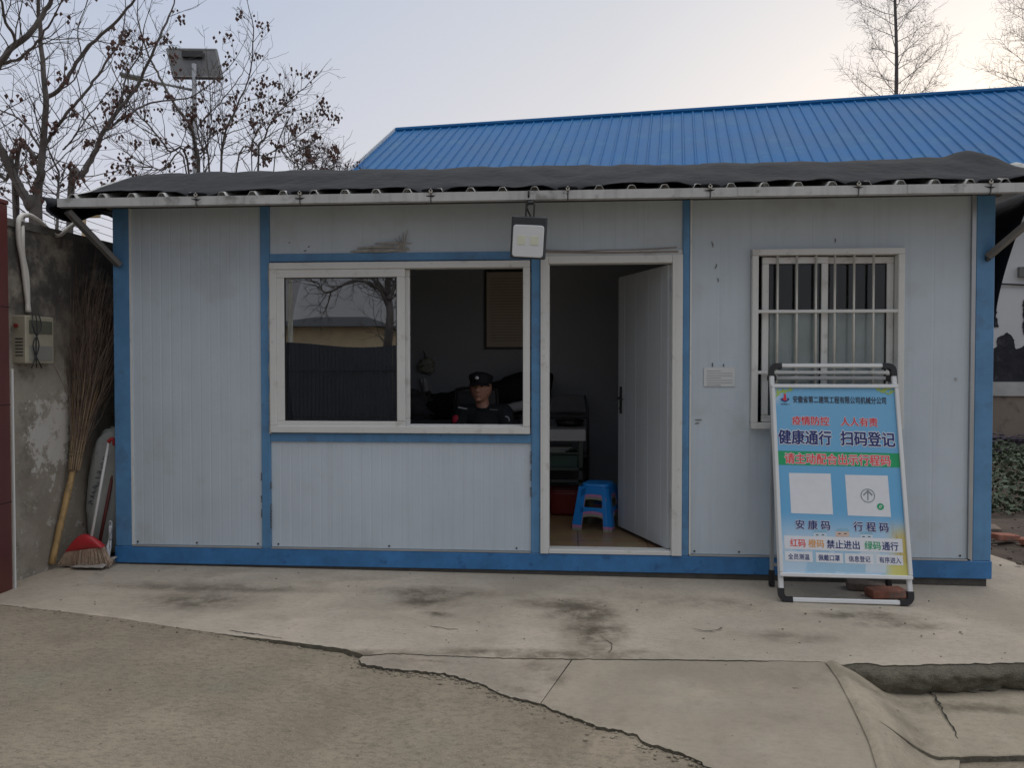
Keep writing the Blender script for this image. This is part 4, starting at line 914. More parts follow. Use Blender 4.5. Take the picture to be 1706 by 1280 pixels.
wl_.poly([(wx(4.38) - .24, 4.38, -.06), (wx(4.38), 4.38, -.06), (wx(4.38), 4.38, 2.36), (wx(4.38) - .24, 4.38, 2.36)])
BWALL = thing('boundary_wall', (-.5, 1.5, 0), 'old stained boundary wall of peeling grey render left of the cabin', 'wall')
wl_.build('wall', wm, BWALL)
cpm = MB(); 
for k in range(5):
    y0_, y1_ = -.63 + k * 1.003, -.63 + (k + 1) * 1.0
    cpm.poly([(wx(y0_) - .26, y0_, 2.40), (wx(y1_) - .26, y1_, 2.40), (wx(y1_) + .012, y1_, 2.385), (wx(y0_) + .012, y0_, 2.385)])
    cpm.poly([(wx(y0_) + .012, y0_, 2.385), (wx(y1_) + .012, y1_, 2.385), (wx(y1_) + .012, y1_, 2.335), (wx(y0_) + .012, y0_, 2.335)])
    cpm.poly([(wx(y0_) - .26, y0_, 2.40), (wx(y0_) + .012, y0_, 2.385), (wx(y0_) + .012, y0_, 2.335), (wx(y0_) - .26, y0_, 2.335)])
cpm.build('coping', mat('coping_dark', (.10, .092, .08), .95, var=.4, vs=8, bump=.6), BWALL)
pil = MB(); pr_ = G(14, 978, 0).x + .045
M_MAROON = mat('maroon_tile', (.105, .028, .024), .35, var=.08, vs=2)
PILL = thing('gate_pillar', (pr_ - .3, -.85, 0), 'dark maroon gate pillar with a thin white edge at the far left', 'pillar')
pil.box(pr_ - .62, pr_, -1.15, -.665, -.08, 2.44, .006); pil.build('shaft', M_MAROON, PILL)
MB().box(pr_ - .64, pr_ + .001, -1.17, -.655, 2.441, 2.47, .004).build('cap', M_MAROON, PILL)
jm = MB(); 
for z in (.55, 1.17, 1.79): jm.box(pr_ - .621, pr_ + .0012, -1.1512, -.664, z, z + .006)
jm.build('joint', mat('joint_dark', (.03, .012, .012), .8), PILL)
MB().box(pr_ + .002, pr_ + .016, -.664, -.654, -.02, 1.40, .002).build('edge_strip', M_PVC, PILL)

# meter box
yb = -.50; q0 = F(40, 525, yb); q1 = F(18, 606, yb); q2 = F(62, 606, -.3)
MT = thing('meter_box', (q0.x - .06, -.4, q1.z), 'small cream plastic box with vents fixed to the stained wall under white conduits', 'meter box')
M_CREAM = mat('cream_plastic', (.35, .315, .235), .5, var=.15, vs=6)
xb = q0.x + .01; zb0, zb1 = q1.z, q0.z
MB().box(wx(-.5) - .01, xb, yb, -.22, zb0, zb1, .006).build('housing', M_CREAM, MT)
MB().box(xb - .0005, xb + .004, yb + .03, -.24, zb0 + .2, zb1 - .03, .001).build('window', mat('meter_window', (.12, .12, .09), .25), MT)
MB().box(xb - .0005, xb + .004, yb + .03, -.24, zb0 + .02, zb0 + .12, .001).build('label_plate', mat('plate_grey', (.24, .23, .20), .5), MT)
vt_ = MB()
for k in range(6): vt_.box(wx(-.5) + .02, xb - .02, yb - .002, yb + .001, zb0 + .05 + k * .022, zb0 + .058 + k * .022)
vt_.build('vent', M_DARKMETAL, MT)
MB().tube([(wx(-.5) + .03, yb - .002, zb0 + .25), (wx(-.5) + .03, yb - .014, zb0 + .25)], .014, 8).build('knob', mat('red_knob', (.25, .03, .03), .5), MT)
wr = MB()
for k in range(3): wr.tube(catmull([(xb + .006, -.44 + k * .03, zb1 + .02), (xb + .03, -.47 + k * .04, zb1 - .08), (xb + .02, -.40 - k * .03, zb0 + .12), (xb + .015, -.47 + .05 * k, zb0 - .03)], 5), .004, 5)
wr.build('wire', M_BLACK, MT, True)
# two white conduits
M_COND = mat('white_conduit', (.56, .53, .48), .5, var=.1)
for nm, pxs, lb in (('conduit', [(48, 520), (43, 480), (38, 440), (31, 400), (32, 365), (45, 358), (62, 366), (85, 386), (97, 392), (112, 382), (134, 365)], 'white conduit looping over the wall top and up to the cabin roof'),
                    ('conduit', [(46, 520), (46, 485), (44, 455), (38, 425), (37, 390), (37, 366), (40, 360), (52, 360), (70, 372), (80, 384)], 'shorter white conduit beside the looping one, ending on the wall top')):
    pts = []
    for k, (a_, b_) in enumerate(pxs):
        if b_ < 395 and k > 4:
            pts.append(F(a_, b_, -.40 + .5 * max(0, (a_ - 32)) / 100 + (0.02 if lb.startswith('short') else 0)))
        else: pts.append(WX(a_, b_, wx(-.35) + .022))
    o = MB().tube(catmull(pts, 6), .0155, 8).build(nm, M_COND, None, True); tag(o, lb, 'conduit', 'white conduits on the wall')

# ------------------------------------------------------------------ things leaning in the gap between wall and cabin
M_BAMBOO = mat('bamboo', (.42, .27, .11), .5, var=.25, vs=8, grime=((.18, .13, .07), 14, .5, .7))
M_TWIG = mat('broom_twigs', (.17, .12, .09), .85, var=.35, vs=20)
yq = lambda y: y
bb0 = F(86, 940, -.20); bb1 = F(126, 765, -.02); bb2 = F(165, 490, .22)
bb0.z = max(bb0.z, .012)
TB = thing('twig_broom', (bb0.x, bb0.y, 0), 'tall upturned broom of brown twigs with a bamboo handle leaning on the wall', 'broom')
hb = MB(); hp_ = [bb0.lerp(bb1, k / 9) for k in range(10)]
hb.tube(hp_, [.021 if k % 3 else .024 for k in range(10)], 10).build('handle', M_BAMBOO, TB, True)
tw = MB(); r_ = random.Random(11); ax_ = (bb2 - bb1).normalized(); s1 = ax_.orthogonal().normalized(); s2 = ax_.cross(s1)
for k in range(300):
    a_ = r_.uniform(0, 6.28); q = math.sqrt(r_.random()); st = bb1 + ax_ * r_.uniform(-.1, .12) + (s1 * math.cos(a_) + s2 * math.sin(a_)) * .035 * q
    ln_ = r_.uniform(.75, 1.42); sp = q * r_.uniform(.08, .34); pts = []
    for j in range(7):
        u = j / 6; d_ = (s1 * math.cos(a_) + s2 * math.sin(a_)) * (sp * u ** 1.7)
        p = st + ax_ * ln_ * u + d_ + Vector((r_.uniform(-1, 1), r_.uniform(-1, 1), 0)) * .035 * u
        p.x = max(p.x, wx(p.y) + .012); p.x = min(p.x, -.012 if p.y > -.02 else 9); pts.append(p)
    tw.tube(pts, [.0032, .003, .0027, .0023, .002, .0015, .001], 3, cap=False)
    for _ in range(2):
        j = r_.randint(3, 5); p = pts[j]; e_ = p + (pts[j + 1] - p).normalized() * r_.uniform(.08, .2) + Vector((r_.uniform(-.05, .05), r_.uniform(-.05, .05), 0)); e_.x = max(e_.x, wx(e_.y) + .008); e_.x = min(e_.x, -.01 if e_.y > -.02 else 9)
        tw.tube([p, e_], [.0014, .0008], 3, cap=False)
tag(tw.build('twig_bundle', M_TWIG, TB), kind='stuff')
for k, (u, r2) in enumerate(((.02, .05), (.05, .052), (.13, .055), (.22, .062), (.30, .068), (.36, .07))):
    c = bb1 + ax_ * u * 1.0; MB().tube([c + (s1 * math.cos(a_) + s2 * math.sin(a_)) * r2 * .86 for a_ in [2 * math.pi * j / 14 for j in range(15)]], .004, 5, cap=False).build('binding', mat('twine', (.22, .16, .10), .9), TB, True)
# strips of split bamboo outside the bundle
bs_ = MB()
for k in range(16):
    a_ = k / 16 * 6.28; d_ = s1 * math.cos(a_) + s2 * math.sin(a_); pts = [bb1 - ax_ * .08 + d_ * .034, bb1 + ax_ * .2 + d_ * .05, bb1 + ax_ * .45 + d_ * .075, bb1 + ax_ * .62 + d_ * .095]
    for p in pts: p.x = max(p.x, wx(p.y) + .012); p.x = min(p.x, -.012 if p.y > -.02 else 9)
    bs_.tube(pts, [.005, .005, .004, .003], 4)
bs_.build('bamboo_strips', mat('split_bamboo', (.27, .19, .10), .7, var=.3, vs=15), TB)
# red push broom standing on its bristles
h0 = F(152, 897, -.13); h1 = F(181, 737, .05)
RB = thing('push_broom', (h0.x, h0.y, 0), 'red plastic broom with a white handle standing on its bristles in the gap', 'broom')
MB().tube([h0, h0.lerp(h1, .5), h1], .010, 8).build('handle', mat('white_handle', (.62, .60, .58), .4), RB, True)
MB().tube(catmull([h1, F(184, 733, .05), F(189, 732, .06), F(191, 742, .07)], 4), .014, 8).build('hook_grip', mat('red_plastic', (.42, .025, .03), .4), RB, True)
M_RED = mat('red_plastic')if False else MATS['red_plastic']
hl, hr = F(112, 922, -.13), F(173, 914, -.13); ht = F(147, 893, -.13)
hm = MB(); xs_ = [hl.lerp(hr, k / 12) for k in range(13)]
def headp(u, v):
    p = hl.lerp(hr, u); zt = p.z + .008 + (ht.z - .0 - p.z) * math.sin(math.pi * min(1, max(0, u))) ** .8
    a_ = v * 2 * math.pi; return Vector((p.x, p.y - .028 * math.sin(a_), p.z + .004 + (zt - p.z) * (.5 - .5 * math.cos(a_))))
hm.grid(16, 13, headp).build('broom_head', M_RED, RB, True)
bz = MB()
for k in range(420):
    u = r_.random(); p = hl.lerp(hr, u); dx = (u - .5) * .10; y_ = r_.uniform(-.022, .022)
    e_ = Vector((p.x + dx + r_.uniform(-.01, .01), p.y + y_ * 1.6 + r_.uniform(-.01, .01), .004 + r_.random() ** 2 * .03)); bz.tube([(p.x, p.y + y_, p.z + .012), e_], .0022, 3, cap=False)
tag(bz.build('bristles', mat('bristle_straw', (.40, .29, .21), .8, var=.35, vs=40, grime=((.32, .05, .04), 20, .55, .8)), RB), kind='stuff')
# second, dark red handle
d0_, d1_ = F(166, 905, .02), F(190, 780, .13)
DR = thing('mop', (d0_.x, d0_.y, 0), 'dark red broom handle with a worn grey head behind the red broom', 'mop')
MB().tube([d0_, d1_], .012, 8).build('handle', mat('dark_red_handle', (.14, .03, .028), .45), DR, True)
mp_ = MB()
for k in range(40): a_ = r_.uniform(0, 6.28); e_ = Vector((d0_.x + .05 * math.cos(a_), d0_.y + .04 * math.sin(a_), .006)); mp_.tube(catmull([d0_ + Vector((0, 0, .01)), d0_.lerp(e_, .5) + Vector((.02 * math.cos(a_), .02 * math.sin(a_), .01)), e_], 3), .006, 4)
mp_.build('mop_head', mat('mop_cloth', (.22, .20, .18), .9, var=.3), DR)
# woven sack, bag behind, rags
def lump(c, r3, seed, fq=2.2, amp=.16, nu=26, nv=18, sq=.75):
    c = Vector(c)
    def fn(d):
        e_ = Vector([math.copysign(abs(v) ** sq, v) for v in d]); n_ = noise.noise((d.x * fq + seed, d.y * fq, d.z * fq)) + .5 * noise.noise((d.x * fq * 2.6, d.y * fq * 2.6 + seed, d.z * fq * 2.6)); w = 1 + amp * n_
        return c + Vector((e_.x * r3[0] * w, e_.y * r3[1] * w, e_.z * r3[2] * w))
    return MB().ell(c, 1, nu, nv, fn)
sc0, sc1 = F(136, 925, .10), F(190, 705, .10)
M_SACK = mat('woven_sack', (.36, .37, .35), .6, var=.1, vs=5, bump=.25, bs=240, grime=((.24, .23, .2), 6, .55, .7))
sk = lump(((sc0.x - .02) / 2 - .005, .20, .47), (.145, .10, .48), 3, amp=.16)
for v in sk.v: v.x = min(max(v.x + (v.z - .4) * .07, wx(v.y) + .012), -.012); v.z = max(v.z, .003)
SK = thing('woven_sack', (-.17, .2, 0), 'full white woven plastic sack standing between wall and cabin', 'sack')
sk.build('sack', M_SACK, SK, True)
pm_ = MB(); 
for k in range(7):
    z = .42 + k * .055; xx = -.235 + .018 * k
    for j in range(4):
        a_, c_ = r_.uniform(-.016, .016), r_.uniform(-.02, .02); pm_.bar((xx + a_ - .012, .083, z + c_), (xx + a_ + .014, .083, z + c_ + r_.uniform(-.02, .02)), .006, .004)
pm_.build('printed_marks', I_DARK, SK)
lb_ = lump((-.17, .55, .60), (.14, .15, .60), 9, amp=.15)
for v in lb_.v: v.x = min(max(v.x, wx(v.y) + .012), -.012); v.z = max(v.z, .003)
tag(lb_.build('bag', mat('blue_bag', (.05, .10, .20), .6, var=.3), None, True), 'stuffed dark blue bag behind the white sack', 'bag')
rg = MB()
rg.grid(14, 10, lambda u, v: Vector((F(128, 940, -.12).x + u * .24, -.20 + v * .18, .008 + .018 * abs(noise.noise((u * 4, v * 4, 1))) + .035 * u * v)))
ro = rg.build('floor_cloth', mat('rag_grey', (.33, .30, .27), .9, var=.2, vs=10, bump=.4), None, True); md = ro.modifiers.new('s', 'SOLIDIFY'); md.thickness = .006; md.offset = 1
tag(ro, 'crumpled grey floor cloth lying under the red broom', 'cloth')
rg = MB(); px_ = F(184, 936, -.06).x
rg.grid(10, 16, lambda u, v: Vector((min(-.012, px_ + (u - .5) * .07 * (1.2 - .5 * v) + .03 * (1 - v) ** 2 + .012 * noise.noise((u * 3, v * 5, 4))), -.05 + .03 * noise.noise((u * 5, v * 4, 7)) - .05 * (1 - v) ** 2 + .02, .008 + v * .30)))
ro = rg.build('white_cloth', mat('rag_white', (.52, .54, .56), .85, var=.12, vs=9, bump=.3), None, True); md = ro.modifiers.new('s', 'SOLIDIFY'); md.thickness = .006; md.offset = 1
tag(ro, 'white cloth standing folded against the cabin corner post', 'cloth')

# ------------------------------------------------------------------ inside the cabin
FL = 0.129
# stacked stools
def stool(loc, col, label, s=1.0, rz=0.0):
    T = thing('stool', loc, label, 'stool', None)
    m = mat('stool_' + label.split()[0], col, .38, var=.05, vs=3)
    Ht, ht_, hb_ = .36, .128, .178
    def shell(z): k = 1 - z / Ht; return ht_ + (hb_ - ht_) * k
    L0 = Vector(loc); Mz = Matrix.Translation(L0) @ Matrix.Rotation(rz, 4, 'Z') @ Matrix.Scale(s, 4)
    tp = MB(); tp.M = Mz
    prof = [(0.0, .352), (.085, .352), (.1, .358), (.112, .358), (.122, .350), (.126, .325), (.124, .322)]
    n = 28; rg_ = []
    for r_0, z in prof:
        if r_0 == 0: rg_.append(tp.addv([(0, 0, z)])); continue
        ring = []
        for k in range(n):
            a_ = 2 * math.pi * k / n; c_, s_ = math.cos(a_), math.sin(a_); q = (abs(c_) ** 5 + abs(s_) ** 5) ** (-1 / 5); ring.append((r_0 * c_ * q, r_0 * s_ * q, z))
        rg_.append(tp.addv(ring))
    for k in range(n): tp.face((rg_[0], rg_[1] + k, rg_[1] + (k + 1) % n))
    for a_, c_ in zip(rg_[1:], rg_[2:]):
        for k in range(n): tp.face((a_ + k, c_ + k, c_ + (k + 1) % n, a_ + (k + 1) % n))
    st_ = tp.build('seat', m, T, True)
    md = st_.modifiers.new('s', 'SOLIDIFY'); md.thickness = .004
    for k in range(4):      # four splayed legs with an L section, each side an apron with arched opening
        a_ = R(90 * k); Mr = Mz @ Matrix.Rotation(a_, 4, 'Z'); lg = MB(); lg.M = Mr; wl2 = .072
        def cp(z, u):       # along the corner: u -1..1 across the two walls
            h_ = shell(z); w_ = wl2 * (1.1 - .25 * z / Ht)
            return Vector((h_ - (w_ * -u if u < 0 else 0), h_ - (w_ * u if u > 0 else 0), z))
        lg.grid(9, 7, lambda u, v: cp(v * .33, u * 2 - 1) + Vector((.004 * math.cos(u * 3.14 * 4), 0, 0)) * (1 if 0.1 < u < .9 else 0))
        o = lg.build('leg', m, T); md = o.modifiers.new('s', 'SOLIDIFY'); md.thickness = .0045
        sd_ = MB(); sd_.M = Mr
        def wall_(x, z): return Vector((x, -shell(z), z))
        for zlo, zhi, arch in ((.27, .33, 1), (.10, .155, 0)):
            sd_.grid(13, 4, lambda u, v: wall_((u * 2 - 1) * (shell(.2) - .035), (zlo + (.03 * abs(u * 2 - 1) ** 3 * -1 if arch else .025 * (1 - (u * 2 - 1) ** 2) * (1 - v))) + (zhi - zlo) * v))
        o = sd_.build('apron', m, T); md = o.modifiers.new('s', 'SOLIDIFY'); md.thickness = .0045
    return T
sp = G(996, 879, FL)
stool(sp, (.27, .28, .23), 'grey-green plastic stool at the bottom of the stack inside the doorway', .90, R(-18))
stool(sp + Vector((0, 0, .020)), (.50, .22, .42), 'pink plastic stool in the middle of the stack inside the doorway', .90, R(-18))
stool(sp + Vector((0, 0, .042)), (.015, .23, .68), 'bright blue plastic stool on top of the stack inside the doorway', .90, R(-18))

# desk with drawer front, rack, crate, basket
DX1 = F(976, 725, 1.25).x; DX0 = DX1 - .62; dzt = F(976, 716, 1.25).z
DK = thing('desk', ((DX0 + DX1) / 2, 1.55, FL), 'white-topped desk on dark legs inside the doorway', 'desk')
M_DESK = mat('desk_white', (.42, .42, .42), .45, var=.05); M_RACK = mat('rack_green', (.05, .062, .058), .5)
MB().box(DX0, DX1, 1.25, 1.85, dzt - .10, dzt, .004).build('desk_top', M_DESK, DK)
for x in (DX0 + .02, DX1 - .06):
    for y in (1.27, 1.80): MB().box(x, x + .035, y, y + .035, FL, dzt - .1005).build('leg', M_RACK, DK)
MB().box(DX0 + .02, DX1 - .025, 1.27, 1.83, FL + .40, FL + .425).build('shelf', M_RACK, DK)
MB().box(DX0 + .02, DX1 - .025, 1.27, 1.29, FL + .30, FL + .32).box(DX0 + .056, DX1 - .061, 1.272, 1.288, FL + .54, FL + .555).build('rail', M_RACK, DK)
cr_ = MB(); x0, x1, y0, y1, z0, z1 = DX0 + .12, DX1 - .07, 1.30, 1.70, FL + .426, FL + .53
cr_.box(x0, x1, y0, y1, z0, z0 + .008).box(x0, x1, y0, y0 + .008, z0 + .009, z1).box(x0, x1, y1 - .008, y1, z0 + .009, z1).box(x0, x0 + .008, y0 + .009, y1 - .009, z0 + .009, z1).box(x1 - .008, x1, y0 + .009, y1 - .009, z0 + .009, z1).box(x0 - .006, x1 + .006, y0 - .006, y0 - .0005, z1 - .02, z1)
tag(cr_.build('crate', mat('crate_green', (.022, .065, .05), .5)), 'dark green plastic crate on the shelf under the desk', 'crate')
pp = MB()
for k in range(5): pp.M = Matrix.Translation(((x0 + x1) / 2 + .02 * k - .04, y0 + .18, z1 + .0055 + k * .012)) @ Matrix.Rotation(.1 * (k % 3 - 1), 4, 'Z'); pp.box(-.13, .13, -.09, .09, -.005, .005)
tag(pp.build('paper_stack', mat('old_paper', (.42, .42, .40), .8, var=.2)), 'untidy stack of papers lying on the green crate', 'papers')
bk2 = MB(); bc = F(946, 808, 1.32); bcx, bcy = bc.x - .01, 1.45
def bask(u, v):
    a_ = u * 2 * math.pi; c_, s_ = math.cos(a_), math.sin(a_); q = (abs(c_) ** 4 + abs(s_) ** 4) ** (-.25); r_0 = 1 + .18 * v
    return Vector((bcx + .145 * c_ * q * r_0, bcy + .12 * s_ * q * r_0, FL + .004 + .21 * v))
bk2.grid(29, 8, bask); bk2.poly([bask(k / 28, 0) for k in range(28)])
BS = thing('basket', (bcx, bcy, FL), 'red plastic basket on the floor under the desk', 'basket')
o = bk2.build('tub', mat('basket_red', (.20, .022, .02), .45), BS, True); md = o.modifiers.new('s', 'SOLIDIFY'); md.thickness = .005
MB().tube([bask(k / 28, 1) for k in range(29)], .008, 6, cap=False).build('rim', MATS['basket_red'], BS, True)
# folding chair behind the desk
chx = F(946, 690, 1.98).x
CH = thing('folding_chair', (chx, 2.02, FL), 'grey folding chair with a padded back standing behind the desk', 'chair')
M_CHF = mat('chair_frame', (.10, .10, .105), .4, .4); M_PAD = mat('chair_pad', (.22, .22, .23), .7, bump=.1)
zc0, zc1 = F(946, 688, 1.98).z, F(946, 658, 1.98).z
MB().grid(12, 8, lambda u, v: Vector((chx + (u - .5) * (.36 - .05 * v * v), 2.0 + .03 * (1 - (2 * u - 1) ** 2) + .03 * v, zc0 + (zc1 - zc0) * v * (1 - .12 * (2 * u - 1) ** 4)))).build('backrest', M_PAD, CH, True).modifiers.new('s', 'SOLIDIFY').thickness = .02
fr_ = MB()
for sx in (-1, 1): fr_.tube(catmull([(chx + sx * .19, 2.16, FL + .01), (chx + sx * .19, 2.02, FL + .45), (chx + sx * .185, 1.99, zc0), (chx + sx * .16, 2.03, zc1 - .01)], 5), .011, 8).tube([(chx + sx * .17, 1.87, FL + .01), (chx + sx * .17, 2.20, FL + .45)], .011, 8)
fr_.build('frame', M_CHF, CH, True)
MB().box(chx - .18, chx + .18, 1.87, 2.21, FL + .44, FL + .465, .01).build('seat', M_PAD, CH)
MB().tube([(chx - .18, 1.99, zc0 - .05), (chx + .18, 1.99, zc0 - .05)], .006, 6).build('cross_rail', M_CHF, CH)
it = lump((chx + .02, 1.60, dzt + .035), (.12, .09, .034), 21, amp=.3); 
tag(it.build('black_cap', MATS['black_plastic'], None, True), 'crumpled black cap lying on the desk top', 'cap')

# cupboard with bundles of clothing and bedding at the back
CX0, CX1 = 1.45, 2.78
CB = thing('cupboard', ((CX0 + CX1) / 2, 2.05, FL), 'low grey cupboard against the back wall carrying bundles of bedding', 'cupboard')
M_CUP = mat('cupboard_grey', (.16, .165, .17), .5)
MB().box(CX0, CX1, 1.75, 2.33, FL + .02, .92, .005).build('carcass', M_CUP, CB)
for k in range(3): 
    x = CX0 + .01 + k * .44; dr = MB().box(x, x + .43, 1.735, 1.749, FL + .05, .90, .003).build('door', M_CUP, CB)
    MB().box(x + .38, x + .40, 1.715, 1.734, .55, .68, .003).build('handle', M_STEEL, dr)
M_CLOTHB = mat('black_cloth', (.014, .015, .019), .9, var=.3, vs=10, bump=.4, bs=40); M_CLOTHG = mat('grey_cloth', (.10, .10, .105), .9, var=.3, vs=8, bump=.4, bs=40); M_PILLOW = mat('pillow_grey', (.58, .58, .60), .85, var=.1, bump=.2)
def onz(mb, z):
    for v in mb.v: v.z = max(v.z, z); v.y = min(v.y, 2.335)
    return mb
p = F(745, 684, 1.95)
tag(onz(lump((p.x - .02, 2.0, 1.02), (.26, .2, .13), 33, amp=.4), .921).build('jacket', M_CLOTHB, None, True), 'black jacket heaped on the cupboard left of the guard', 'jacket')
p = F(700, 680, 1.92)
tag(onz(lump((p.x - .02, 1.93, 1.02), (.17, .17, .15), 12, amp=.4), .921).build('blanket', M_CLOTHG, None, True), 'rumpled grey blanket at the left end of the cupboard', 'blanket')
p = F(845, 640, 2.05)
def qf(u, v): return None
qm = lump((p.x + .06, 2.1, 1.12), (.36, .2, .20), 45, amp=.22)
for v in qm.v: v.z += (v.x - p.x) * .28
tag(onz(qm, .921).build('quilt', M_CLOTHB, None, True), 'dark quilt piled high behind the guard', 'quilt')
p = F(860, 676, 1.80)
plw = lump((p.x + .02, 1.80, p.z - .01), (.15, .07, .045), 51, amp=.15); 
for v in plw.v: v.z += (v.x - p.x) * .2
tag(plw.build('pillow', M_PILLOW, None, True), 'pale grey pillow at the right edge of the open window', 'pillow')
# things hung on hooks on the back wall
hk = F(710, 640, 2.33)
p = F(711, 610, 2.29)
M_CAMO = mat('camouflage', (.40, .41, .34), .9, var=.2, vs=18, grime=((.10, .11, .07), 22, .5, .9), chips=((.6, .58, .5), 26, .60), bump=.3)
cm = lump((p.x, 2.29, p.z), (.075, .04, .075), 61, amp=.25); cm.ell((p.x - .01, 2.28, p.z + .0), (.09, .05, .018), 14, 6)
CMH = tag(cm.build('sun_hat', M_CAMO, None, True), 'mottled grey-green sun hat hung on the back wall', 'hat')
MB().tube([(p.x - .03, 2.28, p.z + .15), (p.x - .02, 2.29, p.z + .07)], .004, 5).tube([(p.x - .03, 2.28, p.z + .15), (p.x + .0, 2.29, p.z + .07)], .004, 5).build('strap', M_CLOTHG, CMH)
p = F(711, 645, 2.24)
gl_ = MB().grid(10, 16, lambda u, v: Vector((p.x - .035 + (u - .5) * (.06 + .06 * v) + .05 * v, 2.27 + .015 * math.sin(u * 9 + v * 3), p.z + .09 - .19 * v - .02 * abs(u - .5))))
o = gl_.build('hand_towel', M_PILLOW, None, True); md = o.modifiers.new('s', 'SOLIDIFY'); md.thickness = .008
tag(o, 'pale grey towel hanging below the mottled sun hat', 'towel')
# framed regulations on the back wall
a_, c_ = F(807, 450, 2.33), F(900, 582, 2.33)
FN = thing('framed_notice', ((a_.x + c_.x) / 2, 2.34, c_.z), 'large framed sheet of printed rules on the back wall above the guard', 'framed notice')
MB().box(a_.x + .022, c_.x - .022, 2.328, 2.334, c_.z + .022, a_.z - .022).build('sheet', mat('notice_paper', (.62, .52, .41), .5, var=.06), FN)
w_ = .022; fm_ = MB().box(a_.x, c_.x, 2.318, 2.345, a_.z - w_, a_.z).box(a_.x, c_.x, 2.318, 2.345, c_.z, c_.z + w_).box(a_.x, a_.x + w_, 2.318, 2.345, c_.z + w_ + .0005, a_.z - w_ - .0005).box(c_.x - w_, c_.x, 2.318, 2.345, c_.z + w_ + .0005, a_.z - w_ - .0005)
fm_.build('frame', mat('frame_dark', (.025, .024, .018), .4), FN)
ln_ = MB(); z = a_.z - .09; k = 0
while z > c_.z + .07: ln_.box(a_.x + .06, c_.x - .06 - .12 * (k % 4 == 3), 2.3265, 2.3275, z, z + .010); z -= .028; k += 1
ln_.build('print_lines', mat('ink_brown', (.47, .38, .29), .8), FN)

# ------------------------------------------------------------------ the guard
gp_ = F(801, 648, .92); GX, GY, HZ = gp_.x, .92, gp_.z + .012           # head centre
GD = thing('person', (GX, GY, FL), 'seated guard in black cap and dark uniform looking out of the open window', 'person')
M_SKIN = mat('skin', (.52, .265, .19), .5, var=.04, vs=14, spec=.4)
Mh = Matrix.Translation((GX, GY, HZ)) @ Matrix.Rotation(R(-9), 4, 'Z') @ Matrix.Rotation(R(-4), 4, 'X') @ Matrix.Scale(1.06, 4)   # face looks to -Y, turned to the viewer's left
body = MB()
def headfn(d):
    x, y, z = d
    w = .081 * (1 - .04 * max(0, -z) ** 1.5) * (1 + .05 * math.exp(-((z + .1) / .3) ** 2)); dep = .096 ; hh = .118 if z < 0 else .098
    X = x * w * (1 - .25 * max(0, -z - .45)); Z = z * hh; Y = y * dep
    if y < 0:
        Y *= 0.93 if z > -.2 else 0.90
        if z < -.55: Y -= .010 * (-z - .55) * 2      # chin
    return Mh @ Vector((X, Y, Z))
body.ell((0, 0, 0), 1, 28, 20, headfn)
def hell(c, r, nu=10, nv=7):
    old = body.M; body.M = Mh; body.ell(c, r, nu, nv); body.M = old
hell((0, -.090, -.018), (.012, .016, .024)); hell((0, -.094, -.032), (.017, .014, .011)); hell((0, -.084, .006), (.009, .010, .020))
hell((-.030, -.080, .022), (.022, .009, .007)); hell((.030, -.080, .022), (.022, .009, .007))            # brows
hell((-.036, -.058, -.022), (.024, .018, .022)); hell((.036, -.058, -.022), (.024, .018, .022))          # cheeks
hell((0, -.083, -.066), (.020, .010, .006)); hell((0, -.082, -.076), (.018, .011, .007)); hell((0, -.074, -.098), (.024, .018, .014))
for s_ in (-1, 1): hell((s_ * .077, .008, -.008), (.008, .018, .030))
NB = Vector((GX + .012, GY + .03, HZ - .178)); 
body.tube([(GX + .003, GY + .022, HZ - .06), (GX + .008, GY + .028, HZ - .13), tuple(NB)], [.055, .056, .064], 14)
shz = HZ - .210; SH = [Vector((GX + .015 + s_ * .168, GY + .04, shz)) for s_ in (-1, 1)]
PELV = Vector((GX + .02, GY + .10, FL + .46))
EL = [Vector((GX + .015 - .245, GY - .03, shz - .27)), Vector((GX + .015 + .245, GY - .03, shz - .27))]
WR = [Vector((GX - .13, GY - .27, FL + .62)), Vector((GX + .16, GY - .27, FL + .62))]
HIP = [PELV + Vector((s_ * .10, 0, 0)) for s_ in (-1, 1)]; KN = [Vector((GX + .02 + s_ * .15, GY - .36, FL + .45)) for s_ in (-1, 1)]; AN = [Vector((GX + .02 + s_ * .14, GY - .34, FL + .09)) for s_ in (-1, 1)]
torso = [(PELV, .13), (PELV + Vector((0, -.01, .18)), .135), (PELV + Vector((0, -.03, .34)), .145), (Vector((GX + .015, GY + .04, shz - .03)), .12), (NB, .062)]
body.tube([p for p, r0 in torso], [r0 for p, r0 in torso], 16)
for i in (0, 1):
    body.tube([SH[i], EL[i], WR[i]], [.052, .042, .027], 10); body.tube([HIP[i], KN[i], AN[i]], [.085, .06, .04], 10)
    s_ = (-1, 1)[i]; hv = Vector((-s_ * .35, -.93, -.1)).normalized(); sd2 = Vector((hv.y, -hv.x, 0)) * -s_; pc_ = WR[i] + hv * .05
    old = body.M
    body.ell(pc_, (.042, .048, .017), 12, 8)
    for k, (of, fl_) in enumerate(((-.030, .068), (-.010, .078), (.010, .074), (.029, .058))):
        b0_ = pc_ + hv * .035 + sd2 * of; body.tube([b0_, b0_ + hv * fl_ * .5 + Vector((0, 0, -.006)), b0_ + hv * fl_ * .85 + Vector((0, 0, -.03))], [.009, .0085, .0065], 8)
    body.tube([pc_ - hv * .015 - sd2 * .03 , pc_ + hv * .02 - sd2 * .052, pc_ + hv * .05 - sd2 * .054 + Vector((0, 0, -.01))], [.011, .0095, .008], 8)
bo = body.build('body', M_SKIN, GD, True); remesh(bo, .0045, 5)
ey_ = MB(); ey_.M = Mh
for s_ in (-1, 1): ey_.ell((s_ * .030, -.0835, .004), (.0135, .006, .0052), 10, 6)
